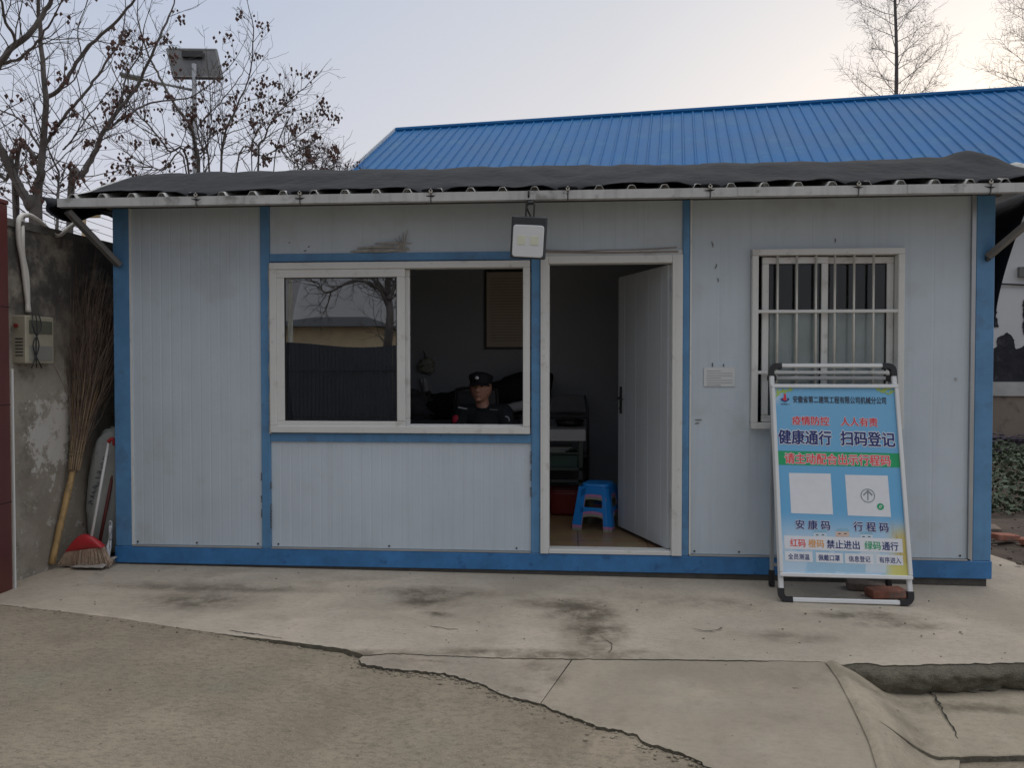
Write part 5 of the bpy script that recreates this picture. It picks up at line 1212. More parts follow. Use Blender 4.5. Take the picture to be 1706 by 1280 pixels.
ey_.build('eyes', mat('eye_dark', (.05, .035, .03), .2), GD, True)
eb = MB(); eb.M = Mh
for s_ in (-1, 1): eb.tube([(s_ * .012, -.093, .024), (s_ * .03, -.092, .029), (s_ * .048, -.080, .024)], [.003, .004, .002], 6)
eb.build('eyebrows', mat('hair_black', (.012, .011, .011), .6), GD, True)
lpz = MB(); lpz.M = Mh; lpz.tube([(-.024, -.087, -.071), (0, -.0945, -.0695), (.024, -.087, -.071)], [.002, .0045, .002], 6); lpz.build('lips', mat('lips', (.26, .10, .085), .5), GD, True)
hair = MB()
def hairfn(d):
    z = max(d.z, -.35 if d.y > -.1 else .2); q = Vector((d.x, d.y, 0)); 
    if q.length > 1e-6: q = q.normalized() * math.sqrt(max(0, 1 - z * z))
    return Mh @ Vector((q.x * .081, q.y * .098 + (.006), z * .098))
hair.ell((0, 0, 0), 1, 22, 14, hairfn); hair.build('hair', MATS['hair_black'], GD, True)
# cap: soft crown, band, visor, badge
M_CAPC = mat('cap_cloth', (.010, .011, .014), .8, var=.2, vs=20)
cap = MB(); n = 28; rows = [(.083, .101, .026), (.086, .104, .046), (.094, .112, .070), (.090, .106, .090), (.060, .075, .103), (.0, .0, .106)]; rgs = []
cap.M = Mh
for a_, c_, z in rows: rgs.append(cap.addv([(a_ * math.cos(2 * math.pi * k / n), .004 + c_ * math.sin(2 * math.pi * k / n), z + (.012 * max(0, -math.sin(2 * math.pi * k / n)) if z > .05 else 0)) for k in range(n)]))
for p_, q_ in zip(rgs, rgs[1:]):
    for k in range(n): cap.face((p_ + k, p_ + (k + 1) % n, q_ + (k + 1) % n, q_ + k))
CPO = cap.build('cap', M_CAPC, GD, True)
vz = MB(); vz.M = Mh
vz.grid(15, 5, lambda u, v: Vector(((.080 + .012 * v) * math.sin((u - .5) * 2.3), -(.098 + .055 * v * math.cos((u - .5) * 2.3)) * math.cos((u - .5) * 2.3) + .004 + (.0 if abs(u - .5) < .5 else 0), .034 - .022 * v - .02 * (u - .5) ** 2)))
vo = vz.build('visor', M_CAPC, CPO, True); md = vo.modifiers.new('s', 'SOLIDIFY'); md.thickness = .004
bg_ = MB(); bg_.M = Mh; bg_.ell((0, -.114, .066), (.016, .006, .014), 10, 6); bg_.build('badge', mat('badge_silver', (.75, .76, .78), .3, .4), CPO, True)
# uniform
M_UNI = mat('uniform_black', (.012, .014, .018), .85, var=.25, vs=9, bump=.3, bs=30)
jk = MB()
jk.tube([p for p, r0 in torso[:4]] + [NB + Vector((0, .004, -.008))], [.155, .16, .17, .135, .085], 18)
jk.tube([SH[0], SH[1]], [.075, .075], 12)
for i in (0, 1):
    jk.tube([SH[i], SH[i].lerp(EL[i], .5), EL[i], EL[i].lerp(WR[i], .5), WR[i].lerp(EL[i], .06)], [.082, .07, .062, .05, .042], 12)
    jk.ell(SH[i], .078, 12, 8)
for a_ in range(12): pass
jo = jk.build('jacket', M_UNI, GD, True); remesh(jo, .009, 6)
cl = MB(); cl.tube([NB + Vector((.062 * math.cos(a_), .062 * math.sin(a_) + .004, .012 + .014 * math.sin(a_))) for a_ in [2 * math.pi * k / 20 for k in range(21)]], .013, 8, cap=False); cl.build('collar', M_CAPC, jo, True)
tr = MB()
for i in (0, 1): tr.tube([HIP[i] + Vector((0, .02, 0)), HIP[i].lerp(KN[i], .5), KN[i], KN[i].lerp(AN[i], .5), AN[i]], [.115, .10, .085, .075, .068], 12); tr.ell(KN[i], .083, 12, 8)
tr.tube([HIP[0], HIP[1]], .12, 12)
remesh(tr.build('trousers', M_UNI, GD, True), .012, 4)
for i in (0, 1):
    sh = MB().ell(AN[i] + Vector((0, -.06, -.045)), (.05, .135, .043), 14, 8)
    for v in sh.v: v.z = max(v.z, FL + .001)
    sh.build('shoe', M_BLACK, GD, True)
pt = MB(); u0 = SH[0].lerp(EL[0], .20) + Vector((-.030, -.062, 0)); pt.ell(u0, (.034, .016, .042), 10, 6); pt.build('arm_patch', mat('patch_red', (.50, .02, .05), .7), jo, True)
pt = MB(); u0 = SH[1].lerp(EL[1], .20) + Vector((.012, -.066, 0)); pt.tube([u0 + Vector((.024 * math.cos(a_), -.006 * 0, .03 * math.sin(a_))) for a_ in [2 * math.pi * k / 14 for k in range(15)]], .006, 6, cap=False).ell(u0, (.011, .008, .016), 8, 5); pt.build('shoulder_emblem', mat('patch_silver', (.40, .42, .48), .6), jo, True)
np_ = F(770, 681, GY - .135); pt = MB(); pt.bar((np_.x - .035, GY - .098, np_.z + .008), (np_.x + .035, GY - .112, np_.z - .004), .018, .008); pt.build('name_tape', mat('tape_white', (.55, .56, .58), .6), jo)
np_ = F(822, 683, GY - .135); pt = MB(); pt.bar((np_.x - .03, GY - .108, np_.z + .0), (np_.x + .03, GY - .094, np_.z - .004), .010, .008); pt.build('name_tape', mat('tape_dim', (.12, .12, .13), .6), jo)
# his office chair
OC = thing('office_chair', (GX + .02, GY + .12, FL), 'black-framed office chair with a grey mesh back under the guard', 'chair')
oz0, oz1 = FL + .52, F(778, 649, 1.16).z; ocx = GX - .075
fr_ = MB().tube(catmull([(ocx - .165, 1.20, oz0), (ocx - .185, 1.215, oz0 + .25), (ocx - .178, 1.23, oz1 - .05), (ocx - .15, 1.235, oz1), (ocx, 1.24, oz1 + .01), (ocx + .15, 1.235, oz1), (ocx + .178, 1.23, oz1 - .05), (ocx + .185, 1.215, oz0 + .25), (ocx + .165, 1.20, oz0)], 4), .014, 8)
fr_.build('back_frame', M_BLACK, OC, True)
MB().grid(8, 8, lambda u, v: Vector((ocx - .175 + .35 * u, 1.215 + .02 * v - .02 * math.sin(u * 3.14), oz0 + .01 + (oz1 - oz0 - .02) * v))).build('mesh_back', mat('mesh_grey', (.09, .092, .095), .8), OC, True).modifiers.new('s', 'SOLIDIFY').thickness = .006
MB().box(ocx - .23, ocx + .23, GY - .22, 1.17, FL + .25, FL + .33, .03).build('seat', M_CLOTHB, OC)
MB().tube([(ocx, 1.0, FL + .10), (ocx, 1.0, FL + .25)], .03, 10).build('column', M_DARKMETAL, OC)
for k in range(5):
    a_ = 2 * math.pi * k / 5 + .3; e_ = Vector((ocx + .27 * math.cos(a_), 1.0 + .27 * math.sin(a_), FL + .06)); lg = MB().tube([(ocx, 1.0, FL + .10), e_], [.024, .015], 8).build('leg', M_BLACK, OC, True)
    MB().ell(e_ - Vector((0, 0, .031)), (.022, .022, .028), 10, 6).build('castor', M_BLACK, lg, True)
MB().bar((ocx, 1.17, FL + .29), (ocx, 1.25, FL + .62), .05, .02).build('back_bracket', M_DARKMETAL, OC)

# ------------------------------------------------------------------ blue-roofed building behind
phi = YAW - R(11.8); e1 = Vector((math.cos(phi), math.sin(phi), 0)); e2 = Vector((-math.sin(phi), math.cos(phi), 0))
RL_ = D(660, 218, 20.0); zr = RL_.z; o_ = Vector((RL_.x, RL_.y, 0))            # left end of the ridge
def RP(px, py):                                                                # ridge length from the photo
    r = ray(px, py); nrm = e2; t = (o_ - CAM).dot(nrm) / r.dot(nrm); return CAM + r * t
Lr = (RP(1706, 148) - RL_).dot(e1) + 6.0
run = 5.4; pitch = math.tan(R(31.5)); ze = zr - run * pitch
BB = thing('blue_roof_building', o_ + e1 * Lr / 2 - e2 * run, 'white building with a long blue ribbed metal roof rising behind the cabin', 'building')
M_BROOF = mat('blue_roof', (.008, .115, .312), .55, .0, var=.12, vs=.8, streak=.2, grime=((.03, .15, .30), 1.8, .52, .5), spec=.15)
def B3(a, d, z): return o_ + e1 * a + e2 * d + Vector((0, 0, z))
def roofside(sgn):
    rf = MB(); prof = []; a = 0.0; pt_ = .238
    while a < Lr - .01:
        for da, h_ in ((0, 0), (.018, .032), (.042, .032), (.06, 0)):
            prof.append((a + da, h_))
        a += pt_
    prof.append((Lr, 0)); k = len(prof)
    i = rf.addv([B3(p, 0, zr + h_) for p, h_ in prof]); j = rf.addv([B3(p, -sgn * run, ze + h_) for p, h_ in prof])
    for q in range(k - 1): rf.face((i + q, i + q + 1, j + q + 1, j + q))
    return rf
roofside(1).build('roof', M_BROOF, BB); roofside(-1).build('roof', M_BROOF, BB)
rc = MB(); rc.tube([B3(-.05, 0, zr + .015), B3(Lr, 0, zr + .015)], .075, 8); rc.build('ridge_cap', M_BROOF, BB)
vg = MB()
for s_ in (1, -1): vg.bar(B3(-.02, 0, zr + .02), B3(-.02, -s_ * run, ze + .02), .04, .14)
vg.build('verge_trim', mat('verge_white', (.60, .62, .64), .5), BB)
M_WWALL = mat('white_render', (.62, .63, .645), .85, var=.05, vs=1.2, grime=((.45, .45, .44), 1.3, .58, .4))
wd_ = run - .45; zw = ze + .45 * pitch - .03
def bq(mb, a0, a1, d0, d1, z0, z1):
    i = mb.addv([B3(a, d, z) for a in (a0, a1) for d in (d0, d1) for z in (z0, z1)])
    for f in ((0, 1, 3, 2), (4, 6, 7, 5), (0, 4, 5, 1), (2, 3, 7, 6), (0, 2, 6, 4), (1, 5, 7, 3)): mb.face([i + k for k in f])
    return mb
wq = bq(MB(), .3, Lr - .3, -wd_, wd_, -.2, zw)
i = wq.addv([B3(.3, -wd_, zw + .001), B3(.3, wd_, zw + .001), B3(.3, 0, zr - .1), B3(Lr - .3, -wd_, zw + .001), B3(Lr - .3, wd_, zw + .001), B3(Lr - .3, 0, zr - .1)]); wq.face((i, i + 1, i + 2)); wq.face((i + 3, i + 5, i + 4))
wq.build('wall', M_WWALL, BB)
def WP(px, py, d):
    r = ray(px, py); t = (B3(0, -wd_ - d, 0) - CAM).dot(e2) / r.dot(e2); p = CAM + r * t; return p, (p - o_).dot(e1), p.z
_, as_, zl1 = WP(1680, 637, .05); _, _, zl0 = WP(1680, 660, .05); _, ap_, zm1 = WP(1660, 480, .02)
bq(MB(), .25, Lr - .25, -wd_ - .06, -wd_ + .02, zl0, zl1).build('ledge', mat('ledge_grey', (.42, .42, .41), .85, var=.2, vs=3), BB)
bq(MB(), .28, Lr - .28, -wd_ - .035, -wd_ + .02, -.2, zl0 - .002).build('dado', mat('dado_brown', (.235, .19, .155), .9, var=.15, vs=1.5, grime=((.08, .07, .06), 1.6, .57, .8), chips=((.55, .53, .5), 3.5, .71)), BB)
M_INK = mat('mural_ink', (.022, .022, .030), .9, var=.5, vs=6, grime=((.07, .07, .085), 9, .55, .7))
def mural(pxs, d):
    q = MB(); f_ = [WP(x, y, d)[0] for x, y in pxs]; bk_ = [WP(x, y, d)[0] + e2 * .012 for x, y in pxs]; i = q.addv(f_); j = q.addv(bk_); n = len(f_); q.face(range(i, i + n))
    for k in range(n): q.face((i + k, i + (k + 1) % n, j + (k + 1) % n, j + k))
    q.build('painted_silhouette', M_INK, BB)
def rough(pts, seed, amp=1.6, step=3.0):
    r_ = random.Random(seed); o = []
    for a, b in zip(pts, pts[1:]):
        n = max(1, int(math.hypot(b[0] - a[0], b[1] - a[1]) / step))
        for k in range(n): o.append((a[0] + (b[0] - a[0]) * k / n + (r_.uniform(-amp, amp) if k else 0), a[1] + (b[1] - a[1]) * k / n + (r_.uniform(-amp, amp) if k else 0)))
    return o + [pts[-1]]
mural([(1580, 636), (1900, 636)] + rough([(1900, 600), (1872, 572), (1850, 580), (1826, 552), (1804, 566), (1782, 590), (1760, 560), (1735, 575), (1712, 574), (1700, 580), (1693, 582), (1690, 566), (1684, 558), (1678, 554), (1670, 559), (1662, 563), (1662, 577), (1655, 584), (1630, 576), (1605, 590), (1580, 600)], 2), .014)
mural([(1640, 545), (1664, 545)] + rough([(1664, 543), (1661, 530), (1660, 518), (1657, 505), (1650, 495), (1640, 490)], 3), .014)
mural(rough([(1706, 500), (1704, 515), (1706, 530), (1703, 545), (1706, 558), (1722, 556), (1738, 562), (1745, 540), (1737, 520), (1741, 503), (1722, 494), (1706, 500)], 4), .014)
cab = MB(); cab.tube([WP(1640, 472, .03)[0], WP(1740, 476, .03)[0]], .014, 6); cab.build('wall_cable', M_BLACK, BB)
jb = WP(1703, 451, .05); bq(MB(), jb[1] - .05, jb[1] + .2, -wd_ - .08, -wd_ - .001, jb[2] - .1, jb[2] + .06).build('junction_box', mat('junction_grey', (.15, .15, .15), .6), BB)

# netting, leaf bed, bricks on the soil at the right
nb = MB(); r_ = random.Random(31); M_NET = mat('netting', (.075, .06, .08), .9, var=.5, vs=20, grime=((.2, .2, .2), 14, .55, .6))
p0 = G(1700, 765, -.03)
for k in range(420):
    x = p0.x + r_.uniform(-2.2, 4.5); y = p0.y + r_.uniform(-.15, .5); h_ = .35 * (1 - ((y - p0.y - .2) / .5) ** 2) * r_.random()
    a_ = r_.uniform(-.35, .35); l_ = r_.uniform(.3, .8); pts = [Vector((x + q * l_ * math.cos(a_), y + q * l_ * math.sin(a_), max(-.03, -.02 + h_ + .05 * math.sin(q * 3 + k) + r_.uniform(-.02, .02)))) for q in (-.5, -.25, 0, .25, .5)]
    nb.tube(pts, r_.uniform(.006, .018), 4)
tag(nb.build('netting_heap', M_NET), 'long heap of dark rolled netting at the foot of the brown dado', 'netting')
lv = MB(); M_LEAFS = mat('bed_leaves', (.06, .085, .045), .6, var=.6, vs=9, grime=((.15, .15, .10), 15, .55, .7))
pn0, pn1 = G(1700, 858, -.05), G(1700, 768, -.05)
for k in range(8500):
    v = r_.random(); x = pn0.x - .9 + r_.random() * (2.2 + 2.2 * v); y = pn0.y + (pn1.y - pn0.y) * v + r_.uniform(-.15, .15)
    hmx = .10 + .22 * smoothstep(0, .5, v) + .06 * noise.noise((x * 2, y * 2, 9)); z = -.05 + hmx * (1 - r_.random() ** 2)
    d1 = Vector((r_.uniform(-1, 1), r_.uniform(-1, 1), r_.uniform(-.3, .9))).normalized() * r_.uniform(.02, .055); d2 = d1.cross(Vector((r_.uniform(-1, 1), r_.uniform(-1, 1), r_.uniform(.2, 1)))).normalized() * d1.length * .45; c = Vector((x, y, z))
    lv.poly([c - d1 * .6, c + d2 - d1 * .1, c + d1, c - d2 + d1 * .05])
lo = lv.build('ground_cover', M_LEAFS, recalc=False); tag(lo, 'bed of dull green leaves beside the white building', 'plants', None, 'stuff')
pb = G(1672, 901, -.06)
brick(Vector((pb.x, pb.y, -.055)), R(20), 'broken red brick on the soil nearest the right cabin corner', R(5))
pb = G(1700, 906, -.06)
brick(Vector((pb.x + .1, pb.y - .05, -.06)), R(-35), 'red brick half sunk in the soil at the right edge of the picture', R(-4))
pb = G(1668, 893, -.06)
brick(Vector((pb.x, pb.y + .15, -.06)), R(75), 'dusty brick on the soil behind the broken red one', 0, m=M_BRICKG)
db = MB()
for k in range(260):
    x = 6.35 + r_.random() * 2.0; y = .5 + r_.random() * 3.0; c = Vector((x, y, -.045 + .03 * noise.noise((x * 3, y * 3, 5)) + .01)); s_ = r_.uniform(.006, .022)
    db.ell(c, (s_ * r_.uniform(.8, 1.6), s_, s_ * .6), 5, 4)
db.center = False; tag(db.build('soil_debris', mat('debris', (.13, .10, .08), .95, var=.5, vs=30)), 'scatter of small clods and chips on the soil', 'debris', None, 'stuff')

# ------------------------------------------------------------------ bare trees
M_BARK = mat('bark_grey', (.12, .105, .10), .9, var=.3, vs=7, bump=.4); M_TWIGT = mat('twig_brown', (.10, .085, .08), .9, var=.25, vs=9)
M_POD = mat('seed_pod', (.105, .055, .045), .85, var=.5, vs=7)
def twig(tw, p, d, ln_, r0, lv_, rg_, pods, up=.35, wob=.22, podp=.25, kids=(3, 5)):
    n = max(3, int(ln_ / .12)); pts = [p.copy()]; d = d.normalized()
    for k in range(n):
        d = (d + Vector((rg_.uniform(-1, 1), rg_.uniform(-1, 1), rg_.uniform(-1, 1))) * wob + Vector((0, 0, up * .25))).normalized(); pts.append(pts[-1] + d * ln_ / n)
    tw.tube(pts, [r0 + (max(.0022, r0 * .35) - r0) * k / n for k in range(n + 1)], 4 if r0 > .006 else 3, cap=False)
    if lv_ > 0:
        for _ in range(rg_.randint(*kids)):
            k = rg_.randint(1, n); ax2 = (pts[k] - pts[k - 1]).normalized(); side = ax2.orthogonal(); side.rotate(Matrix.Rotation(rg_.uniform(0, 6.28), 3, ax2))
            twig(tw, pts[k], ax2 * math.cos(.7) + side * math.sin(.7), ln_ * rg_.uniform(.35, .62), max(.0024, r0 * .55), lv_ - 1, rg_, pods, up, wob, podp, kids)
    if pods is not None and lv_ <= 1 and rg_.random() < podp: pods.append(pts[-1])
def pod_cluster(mb, c, rg_, k=14, s=.10):
    for _ in range(k):
        q = c + Vector((rg_.gauss(0, s * .6), rg_.gauss(0, s * .6), rg_.gauss(-.02, s * .55))); z = rg_.uniform(.016, .030)
        a_ = rg_.uniform(0, 6); dn = Vector((rg_.uniform(-.4, .4), rg_.uniform(-.4, .4), -1)).normalized(); o1 = dn.orthogonal().normalized(); o2 = dn.cross(o1)
        ring = [q + (o1 * math.cos(a_ + t_) + o2 * math.sin(a_ + t_)) * z for t_ in (0, 2.09, 4.19)]
        i = mb.addv([q - dn * z * 1.0] + ring + [q + dn * z * 1.5])
        for u, w in ((1, 2), (2, 3), (3, 1)): mb.face((i, i + u, i + w)); mb.face((i + 4, i + w, i + u))
def bare_tree(limbs, depth, seed, label, base_px, cat='tree', lv_=2, dens=3.2, podp=.22, tl=.75, kids=(1, 3), jit=.25, pods_on=True, zb=None, thin=1.0):
    rg_ = random.Random(seed); bx_, by_ = base_px; base = D(bx_, by_, depth); 
    T = thing('bare_tree', (base.x, base.y, -.1), label, cat, 'bare trees behind the boundary wall')
    tr_ = MB(); tw = MB(); pods = []
    for li, (pxs, ra, rb) in enumerate(limbs):
        off = rg_.uniform(-jit, jit) * (0 if li == 0 else 2.2); pts = []
        n = len(pxs)
        for k, (x, y) in enumerate(pxs): pts.append(D(x, y, depth + off * k / max(1, n - 1) + rg_.uniform(-.08, .08)))
        if pxs[0][1] > 270 or li == 0:
            g_ = Vector((base.x + (pts[0].x - base.x) * .6, base.y, -.1)); pts = [g_] + pts
        pc_ = catmull(pts, 6); m_ = len(pc_); ra, rb = ra * thin * .78, rb * thin * .85
        pc_ = [p + Vector((rg_.uniform(-1, 1), rg_.uniform(-1, 1), rg_.uniform(-1, 1))) * .008 for p in pc_]
        tr_.tube(pc_, [ra + (rb - ra) * k / (m_ - 1) for k in range(m_)], 8)
        tot = sum((b - a).length for a, b in zip(pc_, pc_[1:])); st = 6 if (pxs[0][1] > 270 or li == 0) else 1
        for _ in range(int(tot * dens)):
            k = rg_.randint(st, m_ - 1); ax2 = (pc_[k] - pc_[k - 1]).normalized(); side = ax2.orthogonal(); side.rotate(Matrix.Rotation(rg_.uniform(0, 6.28), 3, ax2))
            u = k / m_; twig(tw, pc_[k], ax2 * .75 + side * .66, tl * rg_.uniform(.5, 1.25) * (1.1 - .45 * u), max(.0035, .0085 * thin * (1.2 - .6 * u)), lv_, rg_, pods, podp=podp, kids=kids)
        twig(tw, pc_[-1], pc_[-1] - pc_[-2], tl * .8, rb, lv_, rg_, pods, podp=podp, kids=kids)
    tr_.build('trunk', M_BARK, T, True); tag(tw.build('twigs', M_TWIGT, T), kind='stuff')
    if pods_on and pods:
        pm2 = MB()
        for p in pods: pod_cluster(pm2, p, rg_, rg_.randint(4, 14), rg_.uniform(.05, .10))
        tag(pm2.build('seed_pods', M_POD, T), kind='stuff')
    return T
bare_tree([([(58, 365), (50, 345), (36, 318), (21, 290), (0, 246), (-40, 190)], .085, .05),
           ([(63, 362), (68, 290), (71, 246), (76, 165), (68, 70), (62, -30)], .075, .022),
           ([(76, 165), (105, 141), (141, 84), (197, 32), (240, -20)], .035, .014),
           ([(28, 285), (63, 262), (84, 228), (105, 197), (141, 155), (169, 116), (200, 70)], .036, .012),
           ([(105, 250), (120, 232), (150, 190), (190, 140)], .014, .007),
           ([(21, 292), (10, 300), (-30, 255)], .03, .02),
           ([(95, 375), (96, 320), (97, 285)], .022, .016),
           ([(69, 250), (40, 205), (18, 190), (-10, 180)], .02, .01)], 9.5, 3, 'largest bare tree by the wall, two thick grey trunks hung with dark seed pods', (58, 400), dens=3.0, podp=.085, tl=.8)
bare_tree([([(-60, 300), (-40, 200), (0, 105), (53, 50), (80, 10), (95, -30)], .06, .02),
           ([(0, 105), (25, 70), (8, 30), (0, -10)], .026, .012),
           ([(-20, 115), (35, 95), (60, 70), (90, 30)], .022, .01)], 8.0, 5, 'bare tree reaching in from the left edge above the boundary wall', (-70, 420), dens=2.6, podp=.02, tl=.7)
bare_tree([([(118, 325), (135, 295), (155, 260), (172, 221), (200, 180), (230, 140), (262, 70), (285, 20)], .062, .014),
           ([(172, 221), (215, 190), (250, 172), (320, 160), (372, 120)], .022, .008),
           ([(155, 260), (165, 225), (150, 190), (130, 160)], .016, .008),
           ([(200, 180), (210, 130), (235, 85), (240, 40)], .017, .007)], 10.5, 8, 'bare tree leaning right with one forked trunk between wall and solar street lamp', (112, 400), dens=3.2, podp=.09, tl=.75)
bare_tree([([(331, 300), (325, 250), (318, 211), (288, 169), (262, 120), (246, 88), (228, 30)], .042, .012),
           ([(315, 297), (280, 250), (246, 207), (218, 176), (190, 120)], .026, .009),
           ([(368, 297), (370, 255), (376, 218), (400, 165), (418, 116), (422, 48)], .026, .009),
           ([(348, 294), (338, 250), (331, 211), (366, 172), (404, 123)], .022, .008),
           ([(310, 290), (270, 285), (225, 265), (190, 235)], .018, .007),
           ([(340, 290), (345, 250), (352, 200), (350, 150)], .014, .006)], 11.5, 12, 'many-stemmed bare tree round the solar street lamp pole', (335, 420), dens=3.6, podp=.07, tl=.75, thin=.95)
bare_tree([([(429, 297), (440, 232), (455, 200), (478, 172), (513, 140)], .026, .008),
           ([(394, 287), (440, 260), (480, 238), (520, 211)], .02, .007),
           ([(420, 292), (418, 250), (430, 215), (450, 185)], .014, .006),
           ([(455, 290), (480, 262), (505, 248), (525, 238)], .014, .006)], 12.5, 17, 'small spreading bare tree with dark pods right of the solar street lamp', (430, 420), dens=3.8, podp=.09, tl=.7)
bare_tree([([(520, 300), (530, 285), (545, 275)], .014, .006), ([(555, 300), (560, 290), (572, 284)], .012, .005), ([(490, 300), (500, 282), (510, 272)], .012, .005)], 15.0, 21, 'low far shrub just clearing the roof near the blue building', (530, 420), dens=9, podp=.04, tl=.55, lv_=1)

# dawn redwoods: straight trunk, ascending side branches, fine twigs
def redwood(px, dist, H, r0, seed, label, zlo=5.5):
    rg_ = random.Random(seed); b_ = D(px, 500, dist); T = thing('dawn_redwood', (b_.x, b_.y, -.1), label, 'tree')
    tk = MB(); tk.tube(catmull([(b_.x + .06 * math.sin(k * 1.7), b_.y, -.1 + H * k / 8) for k in range(9)], 3), [r0 * (1 - .88 * k / 24) for k in range(25)], 10); tk.build('trunk', M_BARK, T, True)
    tw = MB(); z = zlo; k = 0
    while z < H * .97:
        fz = (z - zlo) / (H - zlo); a_ = k * 2.4 + rg_.uniform(-.4, .4); Lb = 2.9 * (1 - fz) ** .75 * rg_.uniform(.55, 1.1) + .3; el = rg_.uniform(.25, .55) + .25 * fz
        d = Vector((math.cos(a_) * math.cos(el), math.sin(a_) * math.cos(el), math.sin(el))); p = Vector((b_.x, b_.y, z)); n = 9; pts = [p.copy()]; rb = .019 * (1 - .6 * fz)
        for j in range(n):
            d = (d + Vector((rg_.uniform(-1, 1), rg_.uniform(-1, 1), rg_.uniform(-.6, 1.2))) * .10).normalized(); pts.append(pts[-1] + d * Lb / n)
        tw.tube(pts, [rb + (.004 - rb) * j / n for j in range(n + 1)], 4, cap=False)
        for j in range(2, n + 1):
            for _ in range(3):
                ax2 = (pts[j] - pts[j - 1]).normalized(); side = ax2.orthogonal(); side.rotate(Matrix.Rotation(rg_.uniform(0, 6.28), 3, ax2))
                twig(tw, pts[j], ax2 * .75 + side * .6, rg_.uniform(.3, .75) * (.5 + .5 * Lb / 2.9), .0045, 1, rg_, None, up=.15, wob=.16, kids=(3, 5))
        z += rg_.uniform(.10, .22); k += 1
    tag(tw.build('branches', M_TWIGT, T), kind='stuff')
redwood(1487, 27.0, 19.5, .125, 41, 'tall bare conifer with a straight dark trunk rising over the middle of the blue roof')
redwood(1735, 24.0, 16.5, .12, 43, 'bare conifer at the right edge, only its left branches over the blue roof')
redwood(1395, 46.0, 14.2, .12, 44, 'thin far treetop just showing over the blue roof left of the tall conifer', 7.0)

# solar street lamp
sl0 = D(325, 290, 13.0); SLX, SLY = sl0.x, sl0.y
SL = thing('solar_street_lamp', (SLX, SLY, -.1), 'grey pole street lamp carrying a tilted solar panel among bare branches', 'street lamp')
M_POLE = mat('pole_grey', (.26, .27, .29), .5, .2)
zt_ = D(325, 128, 13.0).z
MB().tube([(SLX, SLY, -.1), (SLX, SLY, 2.0), (SLX, SLY, zt_ + .2)], [.055, .047, .036], 12).tube([(SLX, SLY, -.1), (SLX, SLY, -.05)], .16, 12).build('pole', M_POLE, SL, True)
pc4 = [D(278, 81, 13.4), D(360, 82, 13.4), D(370, 128, 12.95), D(289, 127, 12.95)]
nn = (pc4[1] - pc4[0]).cross(pc4[3] - pc4[0]).normalized(); pnl = MB(); i = pnl.addv(pc4); j = pnl.addv([p + nn * .04 for p in pc4]); pnl.face((i, i + 1, i + 2, i + 3)); pnl.face((j, j + 1, j + 2, j + 3))
for k in range(4): pnl.face((i + k, i + (k + 1) % 4, j + (k + 1) % 4, j + k))
PNL = pnl.build('solar_panel', mat('panel_back', (.055, .055, .06), .6, .1, var=.3, vs=6), SL)
cc = sum(pc4, Vector()) / 4; sgn = -1 if (CAM - cc).dot(nn) > 0 else 1
fb = MB()
for k in range(4): fb.bar(pc4[k] + nn * .02, pc4[(k + 1) % 4] + nn * .02, .035, .05, up=nn)
fb.build('panel_frame', mat('panel_rim', (.07, .07, .075), .4, .5), PNL)
bxm = MB(); a_ = pc4[0].lerp(pc4[1], .30).lerp(pc4[3].lerp(pc4[2], .30), .22); b_ = pc4[0].lerp(pc4[1], .72).lerp(pc4[3].lerp(pc4[2], .72), .22); vv = (CAM - cc).normalized() * .05
bxm.bar(a_ + vv, b_ + vv, .12, .10); bxm.build('battery_box', mat('battery_box', (.05, .05, .055), .5), SL)
MB().bar((SLX, SLY, zt_ + .15), cc - Vector((0, 0, .06)), .06, .06).build('panel_bracket', M_POLE, SL)
am0, am1 = D(322, 150, 13.0), D(232, 131, 12.8)
MB().tube([am0, am1], [.024, .018], 8).build('arm', M_POLE, SL, True)
h0_ = D(238, 132, 12.8); h1_ = D(200, 124, 12.7); MB().bar(h0_, h1_, .15, .055, b=.02).build('lamp_head', mat('lamp_grey', (.16, .165, .17), .5), SL)

# post and wires seen under the eaves at the left
pq = D(140, 395, 14.0); UP_ = thing('wooden_post', (pq.x, pq.y, -.1), 'pale wooden post behind the wall, seen under the left eaves', 'post')
zq = D(140, 352, 14.0).z
MB().tube([(pq.x, pq.y, -.1), (pq.x, pq.y, zq)], [.045, .038], 10).build('shaft', mat('post_wood', (.40, .30, .18), .8, var=.25, vs=6), UP_, True)
MB().box(pq.x - .3, pq.x + .3, pq.y - .03, pq.y + .03, zq - .12, zq - .05, .004).build('crossarm', MATS['post_wood'], UP_)
for k in range(7):
    y0_ = 268 + k * 13; dd = 15 + .25 * k
    a_, c_ = D(-160, y0_ - 62, dd), D(260, y0_ + 98, dd + 1.5); pts = [a_.lerp(c_, q / 8) - Vector((0, 0, .10 * (1 - (q / 4 - 1) ** 2))) for q in range(9)]
    tag(MB().tube(pts, .006, 4).build('overhead_wire', M_BLACK), 'thin dark wire among parallel wires sloping behind the bare trees at left', 'wire', 'parallel wires behind the left trees')

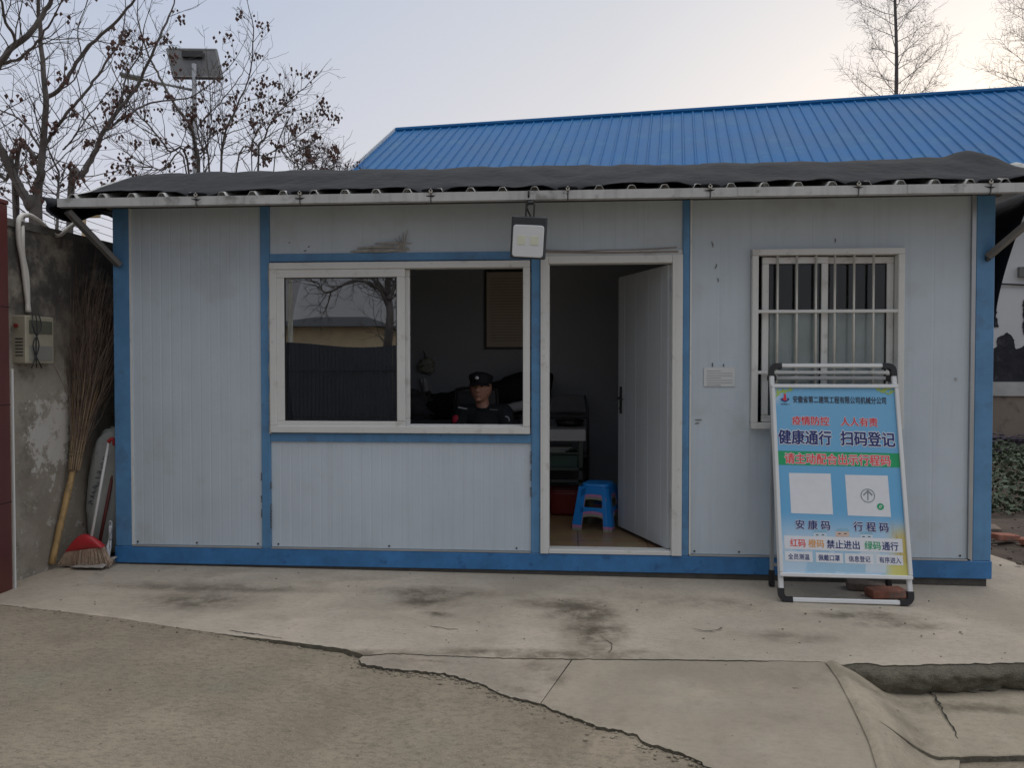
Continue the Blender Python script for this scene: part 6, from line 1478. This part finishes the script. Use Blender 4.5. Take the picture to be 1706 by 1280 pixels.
# ------------------------------------------------------------------ across the yard: what the window pane mirrors
def mir(px, py, Yd): p = F(px, py, Yd); return Vector((p.x, -p.y, p.z))
a_, c_ = mir(430, 575, 9.5), mir(720, 585, 9.5)
GT = thing('yard_gate', ((a_.x + c_.x) / 2, a_.y, -.15), 'dark slatted sliding gate across the yard, seen mirrored in the left window pane', 'gate')
gx0, gx1 = min(a_.x, c_.x) - 3, max(a_.x, c_.x) + 5; gz = a_.z; M_GATE = mat('gate_dark', (.045, .05, .062), .4, .5, var=.2)
gm_ = MB(); x = gx0
while x < gx1: gm_.box(x, x + .07, a_.y - .02, a_.y + .02, -.12, gz + .05 * math.sin(x * 2)); x += .080
tag(gm_.build('slats', M_GATE, GT), kind='stuff')
MB().box(gx0, gx1, a_.y + .025, a_.y + .06, .15, .22).box(gx0, gx1, a_.y + .025, a_.y + .06, gz - .5, gz - .44).build('rail', M_GATE, GT)
hb0 = mir(500, 546, 17); HS = thing('yard_house', (hb0.x + 2, hb0.y - 2, -.2), 'low house with dark roof and ochre wall beyond the gate, mirrored in the pane', 'house')
hx0, hx1 = mir(478, 560, 17).x, mir(625, 560, 17).x; hz = mir(500, 545, 17).z
MB().box(hx0 - .5, hx1, hb0.y - 4, hb0.y, -.2, hz - .001).build('wall', mat('ochre_wall', (.52, .42, .28), .85), HS)
rm = MB(); i = rm.addv([(hx0 - 1, hb0.y + .4, hz), (hx1 + .4, hb0.y + .4, hz), (hx1 - .8, hb0.y - 2, hz + .42), (hx0 + .2, hb0.y - 2, hz + .42), (hx0 - 1, hb0.y - 4.4, hz), (hx1 + .4, hb0.y - 4.4, hz)])
for f in ((0, 1, 2, 3), (4, 5, 2, 3), (0, 3, 4), (1, 2, 5), (0, 1, 5, 4)): rm.face([i + k for k in f])
rm.build('roof', mat('dark_tile', (.05, .052, .058), .8), HS)
tb_ = mir(648, 575, 12); rgm = random.Random(77)
MT2 = thing('yard_tree', (tb_.x, tb_.y, -.2), 'bare tree across the yard, mirrored at the right of the left window pane', 'tree')
tk = MB(); tw = MB()
for pxs, ra, rb in (([(645, 600), (648, 560), (650, 520), (646, 480), (650, 440)], .12, .06), ([(650, 520), (630, 480), (590, 468), (545, 488), (530, 470)], .05, .012), ([(648, 500), (662, 470), (690, 440)], .06, .02), ([(646, 490), (610, 455), (580, 440)], .05, .015)):
    pts = [mir(x, y, 12 + rgm.uniform(-.2, .2)) for x, y in pxs]
    if pxs[0][1] == 600: pts = [Vector((tb_.x, tb_.y, -.2))] + pts
    pc_ = catmull(pts, 5); m_ = len(pc_); tk.tube(pc_, [ra + (rb - ra) * k / (m_ - 1) for k in range(m_)], 8)
    for _ in range(22):
        k = rgm.randint(6 if len(pts) > 5 else 1, m_ - 1); ax2 = (pc_[k] - pc_[k - 1]).normalized(); side = ax2.orthogonal(); side.rotate(Matrix.Rotation(rgm.uniform(0, 6.28), 3, ax2)); twig(tw, pc_[k], ax2 * .7 + side * .7, 1.0 * rgm.uniform(.4, 1), .012, 2, rgm, None)
tk.build('trunk', M_BARK, MT2, True); tag(tw.build('twigs', M_TWIGT, MT2), kind='stuff')
yp = mir(484, 560, 15); YP = thing('lamp_post', (yp.x, yp.y, -.2), 'slim pale post by the house across the yard, mirrored at the left of the pane', 'post')
MB().tube([(yp.x, yp.y, -.2), (yp.x, yp.y, yp.z + 4)], .07, 8).build('shaft', mat('post_pale', (.5, .5, .45), .6), YP); MB().box(yp.x - .12, yp.x + .12, yp.y - .12, yp.y + .12, -.2, -.1).build('foot', MATS['post_pale'], YP)
